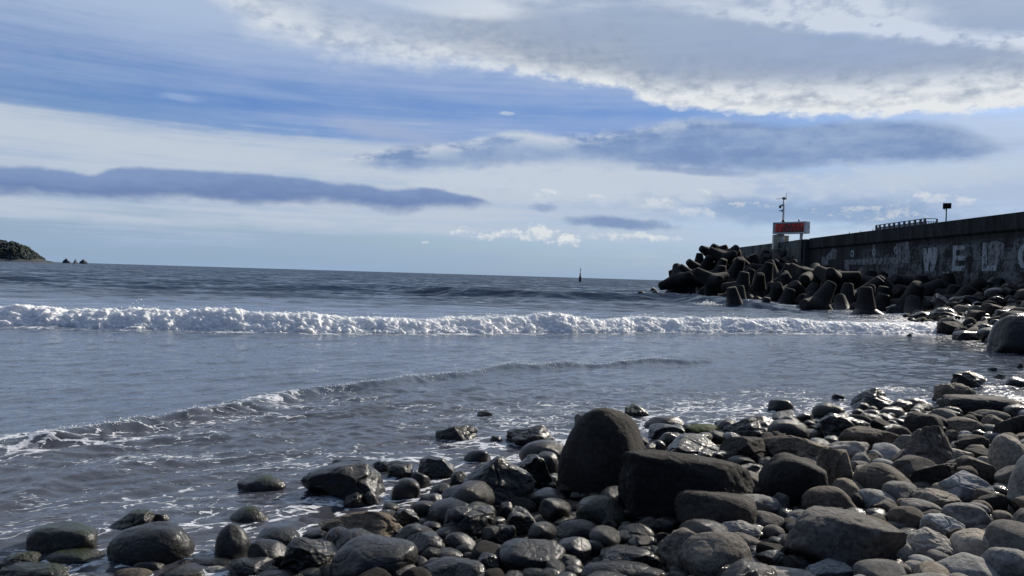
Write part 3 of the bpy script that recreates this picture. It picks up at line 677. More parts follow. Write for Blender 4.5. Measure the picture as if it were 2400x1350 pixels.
# x0 x1 ytop ybase kind material [options]
HERO = '''
1305 1531 955 1160 e D|seedx=40;label=huge dark dome-shaped boulder, tallest on the beach, behind the flat slab;lm=tall dome boulder;depth=.8;lean=.05;taper=.24
1448 1781 1060 1222 f D|label=long dark slab boulder with a flat sloping top in front of the tall dome;lm=long dark slab;depth=.45;skew=-.18
1581 1767 1149 1252 r D|label=smooth dark brown boulder leaning under the pointed end of the long slab;lm=boulder under the slab
1348 1463 1162 1240 r V|label=dark stone with moss along its crest at the foot of the tall dome
1231 1331 1145 1197 r K
1207 1293 1063 1144 a K|lean=-.3
1250 1311 1059 1122 r W
1080 1257 1070 1190 p K|label=wet black pyramid-shaped boulder standing in the wash beside the tall dome;lm=black pyramid boulder;depth=.8
1185 1300 996 1047 k K|label=craggy wet boulder awash on the sea side of the tall dome;lm=awash craggy boulder
1346 1386 970 1004 b K
1461 1522 948 979 a V|label=dark angular stone with a mossy shoulder peeping behind the tall dome
1511 1608 975 1008 r K|skew=.2
1517 1605 993 1032 f W|lm=flat grey rock behind the dome
1607 1648 991 1016 r K
1604 1700 994 1026 r M|label=bright green moss-covered rock at the water's edge;lm=bright mossy rock;skew=.15
1700 1828 975 1035 k K|label=large wet shiny rock next to the bright green mossy rock;lm=shiny rock by the moss;skew=.1
1559 1692 1021 1078 b K|label=wet blocky boulder with a shining flat top between the dome and the mossy rock;lm=shining-top block
1687 1815 1022 1100 b D|lm=rough dark block
1526 1560 1031 1063 r W
1652 1722 1058 1090 r B
1180 1266 1188 1256 a K
1300 1405 1219 1267 e K|skew=.1
1404 1448 1202 1245 p K
1448 1533 1227 1274 r K
1298 1385 1260 1319 r W|skew=.1
1165 1330 1268 1348 r W|label=big rough grey-brown boulder low beside the wet shore stones;lm=big rough shore boulder
1405 1544 1281 1337 k W|lm=ridged boulder with a glint
1539 1675 1242 1346 a B|label=brown boulder half hidden behind the big round brown one;lm=half-hidden brown boulder
1587 1767 1251 1368 r B|label=big round brown boulder at the bottom edge of the beach;lm=big round brown boulder;depth=.9
1674 1789 1216 1270 a T|skew=-.35;lm=wedge-shaped tan stone
1704 1780 1252 1292 r B
1735 1846 1200 1248 r B
1359 1540 1315 1375 r W|lm=low brown boulder at the bottom
1370 1424 1265 1307 r K
1765 1852 1288 1344 b W
1533 1583 1215 1254 r K
1318 1368 1327 1360 e K
1215 1297 1333 1368 r W
1793 1957 1020 1098 a B|label=cracked brown boulder forming the back of the split boulder heap;lm=cracked back boulder;skew=-.1
1781 1937 1067 1187 r D|label=massive dark rounded boulder at the front of the split boulder heap;lm=massive split boulder;depth=.8
1918 2005 1053 1152 b B|label=upright brown boulder on the pier side of the split heap;lm=upright brown boulder;depth=.9
1965 2110 1000 1064 f B|label=flat-topped brown boulder behind the upright one;lm=flat-topped brown boulder;skew=-.1
1911 2040 968 1040 k K|label=wet craggy twin-humped boulder behind the flat-topped brown one;lm=twin-humped wet boulder;skew=-.15
1998 2095 908 962 p K|label=dark boulder standing in the shallow water with a sunlit cap;lm=dark boulder in the shallows;depth=.9
2113 2182 932 965 r K
2192 2293 897 950 k B|label=brown knobbly boulder on the water's edge above the long flat one;lm=knobbly brown boulder;skew=-.3
2204 2388 927 978 f B|label=long low brown boulder with a broad flat back near the water;lm=long low brown boulder;skew=-.1;depth=.5
2230 2310 869 910 a K|label=black angular rock out in the glittering shallows;lm=black rock in the glitter
2120 2230 995 1098 p B|label=brown pyramid-like boulder with a knob on top;lm=knob-topped boulder;lean=.1
2211 2304 979 1020 r B
2174 2245 958 1002 r B
2281 2364 961 988 r B
2305 2366 973 1012 b B
2330 2410 968 1038 b D|lm=dark block at the beach top
2316 2408 1018 1113 r T|label=tall smooth tan-grey boulder leaning near the beach edge;lm=tall tan boulder;depth=.9
2366 2450 1061 1188 e T|label=tall pale tan boulder cut by the edge of view;lm=edge tan boulder;depth=.9
2163 2273 1049 1094 b T|skew=-.1
2261 2321 1042 1076 r B
2250 2290 1022 1052 e P
2089 2154 1052 1100 b B
1994 2038 1060 1101 r G
2030 2068 1054 1090 e P
2042 2096 1075 1103 e G
2094 2144 1083 1113 e P
2064 2092 1056 1078 e P
2055 2112 1040 1072 r B
1970 2005 1045 1072 r G
1995 2137 1086 1173 e B|label=big smooth egg-shaped brown boulder in the middle of the dry beach;lm=big egg boulder;depth=.85
2122 2250 1083 1150 a D|label=rough dark log-like slab lying between the egg boulder and the blue-grey one;lm=log-like slab;skew=.35;depth=.4
2242 2331 1072 1130 b B|lm=squarish brown boulder
2202 2318 1105 1176 b P|label=smooth blue-grey loaf-shaped boulder;lm=blue-grey loaf boulder;depth=.8
1882 2003 1140 1212 r B|label=rounded brown boulder just above the large flat angular one;lm=rounded brown boulder;skew=-.1
2004 2105 1146 1198 e G|skew=-.35;lm=tilted oval stone
2105 2201 1170 1216 r T|skew=-.15
2131 2245 1146 1198 a T|lm=creased tan stone
1835 2116 1198 1338 f B|seedx=500;label=largest dry boulder, brown and angular with a pitted sunlit top;lm=great angular boulder;depth=.62;skew=-.05
2211 2319 1180 1250 r G|skew=-.15;lm=grey hump stone
2160 2266 1205 1270 b P|label=pale blocky stone with a dent in its side;lm=pale dented stone;skew=-.1
2115 2234 1236 1313 p T|label=tan three-cornered stone in front of the pale dented one;lm=three-cornered tan stone
2060 2134 1261 1320 r G
2185 2345 1300 1372 r G|label=big grey rounded boulder at the bottom corner of the beach;lm=grey corner boulder
2230 2349 1246 1316 r T|skew=.15;lm=low tan boulder
2260 2354 1226 1260 r B|skew=.2
2305 2412 1285 1368 r G|lm=grey edge boulder
2347 2450 1190 1312 r B|label=tall dark brown boulder cut by the edge of view;lm=tall dark edge boulder
2261 2321 1171 1218 r B
2296 2358 1154 1203 r D
1888 1998 1316 1368 a P|label=pale blue-grey angular stone before the great angular boulder
1844 1916 1196 1226 e G
1850 1884 1212 1230 b P
1785 1840 1231 1262 e B
2120 2186 1318 1364 r T
2052 2127 1315 1364 b B
1745 1931 1334 1385 r T|lm=low tan bottom boulder
1983 2022 1155 1199 r D
2211 2251 1007 1040 r B
2068 2136 998 1045 r D
2122 2205 966 1024 r D
1902 1953 950 968 r K
1798 1862 935 961 r V
1950 1979 923 939 a K
2118 2158 947 963 e W
2083 2131 980 1001 r K
2355 2402 883 908 r K
2330 2357 875 890 p K
2313 2334 859 869 a K
2381 2401 850 865 p K
2190 2227 1038 1059 r T
2226 2258 1035 1055 e T
2122 2190 1198 1224 r D
2330 2372 1107 1135 a T
707 906 1083 1172 b K|label=huge wet black boulder with a broken face standing in the foam;lm=big wet boulder in the foam;skew=.12;depth=.7
776 841 1075 1097 r K
870 918 1080 1107 k K
905 970 1083 1122 a K
979 1068 1070 1123 b W|label=wet rock whose whole sunward face sparkles;lm=sparkling rock
1086 1151 1052 1088 r K|skew=.2
957 1008 1105 1146 r K
917 985 1121 1171 r W
1006 1063 1132 1171 r K
981 1042 1157 1194 r K
803 853 1154 1190 k K
851 890 1151 1184 k K
1018 1119 997 1035 b V|label=green-brown wet rock alone in the wash seaward of the sparkling rock;lm=green-brown lone rock;skew=.2
1114 1159 962 980 k V
1144 1182 1020 1041 p K
1050 1099 1104 1158 r K
747 959 1196 1275 p B|label=large wet brown wedge of rock between the foam and the grey boulders;lm=brown wedge rock;depth=.6
923 984 1189 1242 a W|label=small upright rock glittering beside the brown wedge
757 856 1236 1303 r K|skew=-.15;lm=smooth black shore boulder
658 808 1258 1348 a K|label=wet angular boulder with shining broken edges near the bottom;lm=shining broken boulder;depth=.8
772 979 1259 1368 r W|label=big smooth grey boulder, largest along the bottom of the wet stones;lm=big smooth grey boulder;depth=.85;lean=.15
600 706 1233 1292 r K|lm=low black shore boulder
580 683 1264 1338 r K|skew=-.1;lm=round black shore boulder
707 754 1246 1267 r K
936 1047 1248 1316 b K|lm=two-tiered black boulder
1038 1161 1184 1262 b K|label=wet flat-topped boulder with a bright wrinkled shine on top;lm=wrinkled shiny boulder;skew=.05
1000 1111 1170 1228 r K|skew=.2
988 1038 1221 1245 r K
1037 1118 1248 1299 e K|skew=-.25
981 1143 1311 1372 r W|lm=brown-grey boulder at the bottom
1117 1173 1298 1352 b W
1047 1143 1317 1375 r W
1127 1191 1276 1303 e W
1083 1114 1294 1315 e K
1030 1082 1301 1320 e K
957 1004 1304 1338 r W
886 979 1317 1370 r W|skew=-.2
556 669 1114 1155 r V|label=low moss-tinged rock alone in the foam, farthest toward open water;lm=low mossy rock in the foam
538 634 1187 1229 e V|label=smooth mossy rock with a bright wet side, in the shallow foam;lm=smooth mossy rock
695 765 1332 1370 e W
590 691 1338 1375 r W
1160 1211 1231 1282 a W
1163 1206 1177 1220 r K
62 232 1230 1300 r V|label=low mossy boulder washed by foam at the far end of the wet stones;lm=low mossy boulder;depth=.6
261 448 1228 1333 r W|label=large wet grey dome sparkling in the sun amid the foam;lm=sparkling grey dome;depth=.75
262 357 1196 1252 p V|label=leaning mossy rock just behind the sparkling grey dome;lm=leaning mossy rock;lean=.35
352 401 1202 1234 r K
504 588 1227 1315 e W|label=upright egg-like wet rock split by a foam trickle;lm=upright wet rock
0 89 1294 1336 k V
-20 168 1320 1375 k V|lm=corner mossy rock
107 252 1288 1322 r V
418 496 1292 1312 r K
311 386 1311 1345 r W
438 558 1308 1336 r K|lm=low black wash rock
376 481 1331 1368 r W
530 641 1308 1364 b K|lm=black rock at the bottom
255 356 1335 1368 r B
474 534 1328 1350 e G
2325 2470 733 832 r K|taper=.25;label=huge black boulder at the water's edge below the rubble slope;lm=huge black shore boulder;depth=.8;lean=.12
2236 2323 775 799 f K|label=low dark ledge running into the water from the huge black boulder;lm=low dark ledge;depth=.5
2262 2283 758 780 a K
2291 2341 759 787 a W
2178 2243 720 752 k V|label=mossy crag standing in the surf below the concrete wall;lm=mossy surf crag;skew=.1
2131 2188 729 751 a K|skew=.3
2079 2121 713 742 a W|label=sharp pale-edged rock beside the last tetrapod;lm=sharp rock by the tetrapods
2115 2129 733 744 r P
2271 2312 716 741 r W|lm=smooth rock with a bright cap
2256 2279 713 728 b K
2333 2368 726 750 r W|lm=white-glinting rock
2311 2331 787 804 b K
2125 2138 781 790 p K|label=small pointed rock alone in the calm water before the surf
2297 2315 691 706 p P|label=small pale pointed stone on the dark rubble slope
2300 2325 742 757 r K
2320 2345 748 764 e W
2296 2318 734 748 r W
2330 2352 762 778 r K
2210 2236 710 726 r K
2240 2262 706 720 a K
1494 1510 682 688 r K
1522 1540 672 684 p K
1526 1546 681 689 r K
'''
seed = 100
for ln_ in HERO.strip().splitlines():
    a, _, o_ = ln_.partition('|'); q = a.split(); kw = {}
    for it in filter(None, o_.split(';')):
        k_, _, v_ = it.partition('='); kw[k_] = v_ if k_ in ('label', 'lm') else float(v_)
    seed += 1
    make_rock(*map(float, q[:4]), q[4], q[5], seed, **kw)
N_HERO = len(ROCKS)
# smaller stones filling the gaps between them: every one its own object
hx = np.array([(r[0], r[1], r[3].dimensions[0] * .5) for r in ROCKS])
placed = []
fill_meshes = {}
def fill_stone(x, y, r, i, zofs=0.0, big=False):
    d = -float(sdist(SHORE, np.array([x]), np.array([y]))[0][0])
    if big: mk = rnd.choice('DDDDKB')
    elif d < .9: mk = rnd.choice('KKKWWV')
    elif d < 2.0 or (x < 1.6 and d < 4): mk = rnd.choice('KKWWWDD')
    else: mk = rnd.choice('BBBTTTGGDP')
    kind = rnd.choice('rreebk') if not big else rnd.choice('aabkr')
    key = (mk, kind, i % 3)
    if key not in fill_meshes:
        q, f = rock_geo(kind, 900 + len(fill_meshes), 4)
        me = fast_mesh('stone', q * np.array([1, .8, .62]), f); me.materials.append(MR[mk]); fill_meshes[key] = me
    nm_ = 'rubble_rock' if big else 'beach_stone' if r > .14 else 'cobble'
    o = bpy.data.objects.new(nm_, fill_meshes[key]); col.objects.link(o)
    s = r * rnd.uniform(.9, 1.15)
    o.scale = (s * rnd.uniform(.85, 1.25), s, s * rnd.uniform(.8, 1.25)); o.rotation_euler = (rnd.uniform(-.25, .25), rnd.uniform(-.25, .25), rnd.uniform(0, 6.28))
    o.location = (x, y, gz(x, y) + s * .28 + zofs)
    o['category'] = {'rubble_rock': 'rock', 'beach_stone': 'stone', 'cobble': 'cobble'}[nm_]; o['group'] = {'rubble_rock': 'rubble rocks on the slope below the wall', 'beach_stone': 'stones of the stony beach', 'cobble': 'cobbles in the gaps of the stony beach'}[nm_]
    wpx = 2 * r / y * FPX
    size = 'large' if wpx > 80 else 'medium' if wpx > 45 else 'small' if wpx > 25 else 'tiny'
    ROCKS.append([x, y, f'{size} {MATW[mk]} {KINW[kind]} {nm_.replace("beach_", "").replace("_", " ")}', o, None])
n = 0; tries = 0
while n < 370 and tries < 60000:
    tries += 1
    y = 3.3 + 15 * rnd.random() ** 1.5; x = rnd.uniform(-.75, .78) * y
    d = -float(sdist(SHORE, np.array([x]), np.array([y]))[0][0])
    if d < (.12 if x < .3 else -.25) or d > 6.5: continue
    r = rnd.choice((.07, .09, .12, .14, .16, .18)) * (1 + .015 * y)
    if r > .14 and n > 215: continue
    if ((hx[:, 0] - x) ** 2 + (hx[:, 1] - y) ** 2 < (hx[:, 2] * .62 + r * .6) ** 2).any(): continue
    if any((a - x) ** 2 + (b_ - y) ** 2 < ((r + c_) * .8) ** 2 for a, b_, c_ in placed): continue
    placed.append((x, y, r)); fill_stone(x, y, r, n, rnd.uniform(0, .05)); n += 1
n = 0; tries = 0; placed = []
while n < 210 and tries < 12000:
    tries += 1
    y = rnd.uniform(24, 53); x = rnd.uniform(15, 35)
    if x / y > .86: continue
    d = -float(sdist(SHORE, np.array([x]), np.array([y]))[0][0])
    if d < -.2: continue
    r = rnd.choice((.18, .25, .3, .4, .55, .75)) * (1 if d > 2 else .75)
    if ((hx[:, 0] - x) ** 2 + (hx[:, 1] - y) ** 2 < (hx[:, 2] * .6 + r * .6) ** 2).any(): continue
    if any((a - x) ** 2 + (b_ - y) ** 2 < ((r + c_) * .72) ** 2 for a, b_, c_ in placed): continue
    placed.append((x, y, r)); fill_stone(x, y, r, n, 0, True); n += 1
# pebbles that nobody could count
V_, F_ = [], []; nr = np.random.RandomState(4); iv3, if3 = ico(3)
shp = []
for i in range(10):
    q, _f = rock_geo('r', 700 + i, 3); shp.append(q)
i = 0
while i < 9500:
    y = (3.0 if i < 6000 else .5) + 15 * nr.rand() ** 1.7; x = nr.uniform(-.8, .85) * y if i < 5200 else nr.uniform(.72, 2.2) * (y + 1)
    d = -float(sdist(SHORE, np.array([x]), np.array([y]))[0][0])
    if d < -.1 or d > (7 if i < 5200 else 16): i += 1; continue
    r = (nr.uniform(.05, .2) if i > 5200 and x > .76 * y else nr.uniform(.016, .055) if i % 5 else nr.uniform(.05, .085)); a = nr.uniform(0, 6.28); ca, sa = math.cos(a), math.sin(a)
    q = shp[nr.randint(10)] * (r * nr.uniform(.8, 1.4), r, r * .6)
    q = np.stack([q[:, 0] * ca - q[:, 1] * sa, q[:, 0] * sa + q[:, 1] * ca, q[:, 2]], 1) + (x, y, gz(x, y) + r * .35)
    F_.append(if3 + len(iv3) * len(V_)); V_.append(q); i += 1
link('beach_pebbles', fast_mesh('beach_pebbles', np.concatenate(V_), np.concatenate(F_)), MR['W'], kind='stuff', label='small dark pebbles between the beach stones')
# labels: what it looks like and which landmark it lies by
ORD = ['', 'second', 'third', 'fourth', 'fifth', 'sixth', 'seventh', 'eighth', 'ninth', 'tenth', 'eleventh', 'twelfth', 'thirteenth', 'fourteenth', 'fifteenth', 'sixteenth', 'seventeenth', 'eighteenth']
def name_them(rows_in, land):
    rows, cnt = [], {}
    for r in rows_in:
        if r[4]: r[3]['label'] = r[4]; continue
        ds = [q for q in sorted(((r[0] - a) ** 2 + (r[1] - b_) ** 2, p, a, b_) for a, b_, p in land) if q[0] > 1e-6]
        d, p, a, b_ = ds[0]
        ex, ey = r[0] - a, r[1] - b_
        rel = ('behind' if ey > 0 else 'before') if abs(ey) > abs(ex) else ('pierward of' if ex > 0 else 'seaward of')
        rows.append((f'{rel} the {p}', r[2], d, r[3]))
    rows.sort(key=lambda q: (q[0], q[1], q[2]))
    for rel, desc, d, o in rows:
        k_ = cnt.get((rel, desc), 0); cnt[(rel, desc)] = k_ + 1
        o['label'] = ((ORD[min(k_, 17)] + ' ') if k_ else '') + desc + ' ' + rel
name_them(ROCKS, LAND)

# ------------------------------------------------------------------ sea wall with its parapet and worn painted letters
XW, ZT = 35.0, 7.42
wm_, t, b = mat('old_sea_wall_concrete')
v = objc(t); x_, y_, z_ = sepv(t, v); y_ = y_ + 60.0
nst = noise(t, vec(t, x_, y_ * 1.6, z_ * .22), 1.0, 6, .65)       # vertical streaks
nbl = noise(t, vec(t, x_, y_ * .35, z_ * .8), 1.0, 6, .68)
nfn = noise(t, v, 5.0, 6, .7)
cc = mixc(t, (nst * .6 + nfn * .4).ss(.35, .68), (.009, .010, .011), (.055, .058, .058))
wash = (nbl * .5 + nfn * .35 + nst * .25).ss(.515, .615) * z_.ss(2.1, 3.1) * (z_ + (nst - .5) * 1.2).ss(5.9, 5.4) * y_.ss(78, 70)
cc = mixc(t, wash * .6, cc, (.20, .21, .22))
j1 = ((y_ / 9.0)._m('FRACT') - .5).abs().ss(.4955, .4985); j2 = (z_ - 4.15).abs().ss(.05, .015)
cc = mixc(t, (j1.max(j2)) * .6, cc, (.008, .008, .008))
pale = y_.ss(86, 88)
cc = mixc(t, pale * nst.ss(.35, .6) * .75, cc, (.15, .15, .14))
t.links.new(cc.s, b.inputs['Base Color']); b.inputs['Roughness'].default_value = .9; b.inputs['Specular IOR Level'].default_value = .2
bump(t, b, nfn * .6 + nst * .4, .6, .06)
pm_, t, b = mat('worn_white_paint')
v = objc(t); x_, y_, z_ = sepv(t, v)
nf = noise(t, v, 3.5, 6, .72); nst = noise(t, vec(t, x_, y_ * 1.6, z_ * .25), 1.0, 5, .65)
cc = mixc(t, (nf * .6 + nst * .4).ss(.385, .53), (.02, .022, .023), (.29, .32, .35))
t.links.new(cc.s, b.inputs['Base Color']); b.inputs['Roughness'].default_value = .8
fm_, t, b = mat('faded_white_paint')
v = objc(t); x_, y_, z_ = sepv(t, v)
nf = noise(t, v, 3.0, 6, .75); nst = noise(t, vec(t, x_, y_ * 1.6, z_ * .25), 1.0, 5, .65)
cc = mixc(t, (nf * .6 + nst * .4).ss(.41, .58), (.02, .022, .023), (.2, .21, .22))
t.links.new(cc.s, b.inputs['Base Color']); b.inputs['Roughness'].default_value = .85

wall = thing('sea_wall', 'high dark concrete sea wall with flaking white lettering and a heavy parapet', 'sea wall', (XW, 60, 0))
def wbuild(mb, name, mt=None, **t_):
    me = mb.mesh(name)
    me.transform(Matrix.Translation((-XW, -60, 0)))
    return link(name, me, mt or wm_, wall, **t_)
y0w, y1w, ybl = 16.0, 112.0, 87.0
def ext(prof, y0, y1, step=1.5):
    ys_ = np.linspace(y0, y1, max(2, int((y1 - y0) / step))); n = len(prof)
    v = [(x, y, z) for y in ys_ for x, z in prof]
    f = [(i * n + j, i * n + (j + 1) % n, (i + 1) * n + (j + 1) % n, (i + 1) * n + j) for i in range(len(ys_) - 1) for j in range(n)]
    f += [tuple(range(n)), tuple((len(ys_) - 1) * n + j for j in reversed(range(n)))]
    return v, f
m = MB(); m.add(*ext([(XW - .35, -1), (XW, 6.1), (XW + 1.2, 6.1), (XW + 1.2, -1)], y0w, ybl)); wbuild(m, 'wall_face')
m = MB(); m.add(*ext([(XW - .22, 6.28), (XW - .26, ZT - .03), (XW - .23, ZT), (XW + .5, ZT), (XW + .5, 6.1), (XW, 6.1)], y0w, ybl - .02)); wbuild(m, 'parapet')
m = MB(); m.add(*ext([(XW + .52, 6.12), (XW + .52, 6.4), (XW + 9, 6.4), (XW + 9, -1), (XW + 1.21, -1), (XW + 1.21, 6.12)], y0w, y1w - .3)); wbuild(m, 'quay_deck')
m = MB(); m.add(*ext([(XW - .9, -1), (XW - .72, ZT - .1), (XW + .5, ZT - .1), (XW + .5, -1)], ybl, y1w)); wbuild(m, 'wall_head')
for yb in (88.5, 96.0):
    m = MB(); m.box((XW - .86, yb, 3.15), (.34, 2.2, 8.3)); wbuild(m, 'pilaster')
def wz(px, py, off=.005):
    """point on the sloping face seen at a pixel of the wall study"""
    X = XW
    for _i in range(6):
        p = at_x(px, py, X); X = XW - .35 * (1 - (p[2] + 1) / 7.1)
    return (X - off, p[1], p[2])
def paint(pts, mt=pm_, off=.006):
    me = bpy.data.meshes.new('painted_letter')
    P = [wz(1900 + x / 4.8, 540 + y / 4.8, off) for x, y in pts]
    me.from_pydata(P, [], [tuple(range(len(P)))]); me.update()
    bm = bmesh.new(); bm.from_mesh(me); bmesh.ops.triangulate(bm, faces=bm.faces[:]); bm.to_mesh(me); bm.free()
    me.transform(Matrix.Translation((-XW, -60, 0)))
    return me
LET = [('painted_letter', 'worn white painted letter W', pm_, [[(1265, 205), (1300, 200), (1306, 262), (1318, 262), (1322, 198), (1360, 193), (1366, 255), (1378, 255), (1382, 192), (1420, 188), (1425, 290), (1408, 375), (1385, 458), (1345, 458), (1348, 350), (1335, 350), (1322, 458), (1282, 458), (1270, 320)]]),
 ('painted_letter', 'worn white painted letter E', pm_, [[(1600, 172), (1738, 168), (1738, 215), (1638, 220), (1636, 285), (1738, 285), (1738, 338), (1632, 340), (1630, 402), (1732, 400), (1728, 456), (1585, 460), (1600, 300)]]),
 ('painted_letter', 'worn white painted letter L', pm_, [[(1940, 138), (1990, 138), (1985, 395), (2095, 390), (2088, 456), (1925, 456), (1932, 300)]]),
 ('painted_letter', 'worn white painted letter C', pm_, [[(2450, 140), (2400, 150), (2350, 200), (2332, 270), (2335, 360), (2370, 420), (2450, 445), (2450, 395), (2400, 372), (2384, 330), (2384, 255), (2405, 205), (2450, 190)]]),
 ('painted_stripe', 'faded white painted stripe', fm_, [[(385, 332), (560, 322), (700, 312), (960, 304), (1110, 302), (1108, 368), (960, 374), (830, 380), (700, 382), (560, 386), (385, 384)]]),
 ('painted_patch', 'faded whitewash patch', fm_, [[(700, 160), (730, 158), (728, 310), (694, 312)]]),
 ('painted_patch', 'faded whitewash patch beside the letter L', fm_, [[(1992, 136), (2100, 118), (2180, 150), (2172, 260), (2110, 388), (2000, 392)]]),
 ('painted_patch', 'faded whitewash patch', fm_, [[(380, 386), (440, 386), (432, 470), (395, 470)]]),
 ('painted_patch', 'faded whitewash patch', fm_, [[(128, 300), (180, 290), (250, 200), (300, 215), (290, 320), (200, 330), (180, 450), (125, 450)]]),
 ('painted_patch', 'faded whitewash patch', fm_, [[(960, 150), (1110, 125), (1116, 298), (965, 302), (975, 240)]]),
 ('painted_mark', 'small white painted mark', pm_, [[(1485, 470), (1505, 458), (1528, 470), (1510, 528), (1490, 528)], [(1535, 466), (1560, 462), (1552, 515), (1530, 520)]])]
def ring(cx_, cy_, rx, ry, k=.5, n=18):
    o_ = [(cx_ + rx * math.cos(i * 2 * math.pi / n), cy_ + ry * math.sin(i * 2 * math.pi / n)) for i in range(n)]
    i_ = [(cx_ + rx * k * math.cos(i * 2 * math.pi / n), cy_ + ry * k * math.sin(i * 2 * math.pi / n)) for i in range(n)]
    return [[o_[i], o_[(i + 1) % n], i_[(i + 1) % n], i_[i]] for i in range(n)]
for cx_, cy_ in ((715, 246), (470, 262), (962, 222)):
    LET.append(('painted_mark', 'small white painted ring', pm_, ring(cx_, cy_, 20, 42)))
for k, (nm, lb, mt, polys) in enumerate(LET):
    bm = bmesh.new()
    for p in polys: 
        q = paint(p, mt, .006 + .0015 * k); bm.from_mesh(q)
    me = bpy.data.meshes.new(nm); bm.to_mesh(me); bm.free()
    link(nm, me, mt, wall, label=lb)
GALV = simple('galvanised_steel', (.22, .23, .24), .5, .6, (.14, .14, .15))
RUST = simple('dark_steel', (.03, .03, .035), .55, .4)
m = MB()
for dy in (0, .45): m.tube((XW - 1.06, 91.5 + dy, 1.2), (XW - .92, 91.5 + dy, 6.6), .035)
for k in range(16): m.tube((XW - 1.05 + .008 * k, 91.5, 1.4 + .33 * k), (XW - 1.05 + .008 * k, 91.95, 1.4 + .33 * k), .02, n=6)
wbuild(m, 'ladder', GALV)

# ------------------------------------------------------------------ tetrapods
tm, t, b = mat('tetrapod_concrete')
v, r = shift(t, objc(t)); n1 = noise(t, v, 1.6, 6, .62); n2 = noise(t, v, 12, 5, .65)
g = t.nodes.new('ShaderNodeNewGeometry'); pz = sepv(t, E(t, g.outputs['Position']))[2]
cc = mixc(t, (n1 * .6 + n2 * .4).ss(.35, .65), (.008, .008, .008), (.024, .023, .022))
cc = mixc(t, ((n1 - .5) * 1.5 + pz).ss(1.0, .3) * .6, cc, (.02, .019, .017))
hv = t.nodes.new('ShaderNodeHueSaturation'); t.links.new(cc.s, hv.inputs['Color']); t.links.new((r * .7 + .65).s, hv.inputs['Value'])
t.links.new(hv.outputs[0], b.inputs['Base Color']); t.links.new((pz + (n1 - .5)).ss(.3, 1.2).s, b.inputs['Roughness'])
mr = (pz + (n1 - .5)).ss(.2, 1.0) * .4 + .45; t.links.new(mr.s, b.inputs['Roughness']); b.inputs['Specular IOR Level'].default_value = .35
bump(t, b, n1 * .5 + n2 * .5, .6, .05)
TL = 2.0
m = MB()
dirs = [Vector((0, 0, 1))] + [Vector((math.sin(R(109.47)) * math.cos(a), math.sin(R(109.47)) * math.sin(a), math.cos(R(109.47)))) for a in (0, 2.0944, 4.18879)]
for d in dirs:
    q = d.to_track_quat('Z', 'Y').to_matrix().to_4x4()
    prof = [(.80, -.12), (.80, .1), (.66, .62), (.55, 1.1), (.455, 1.6), (.40, 1.86), (.385, 1.92), (.35, 1.97), (.31, 1.99), (.2, 2.0), (0.001, 2.0)]
    m.lathe(prof, q, 24)
tetra_me = m.mesh('tetrapod'); tetra_me.materials.append(tm)
tetra_me.set_sharp_from_angle(angle=R(50)) if hasattr(tetra_me, 'set_sharp_from_angle') else None
TET = []
def tetra(c, d, s=1.0, yaw=0.0, label=None, desc='tetrapod'):
    o = bpy.data.objects.new('tetrapod', tetra_me); col.objects.link(o)
    q = Vector(d).normalized().to_track_quat('Z', 'Y') @ Quaternion((0, 0, 1), yaw)
    o.rotation_mode = 'QUATERNION'; o.rotation_quaternion = q; o.location = c; o.scale = (s, s, s)
    o['category'] = 'tetrapod'; o['group'] = 'concrete tetrapods piled against the sea wall'
    TET.append([c[0], c[1], desc, o, label]); return o
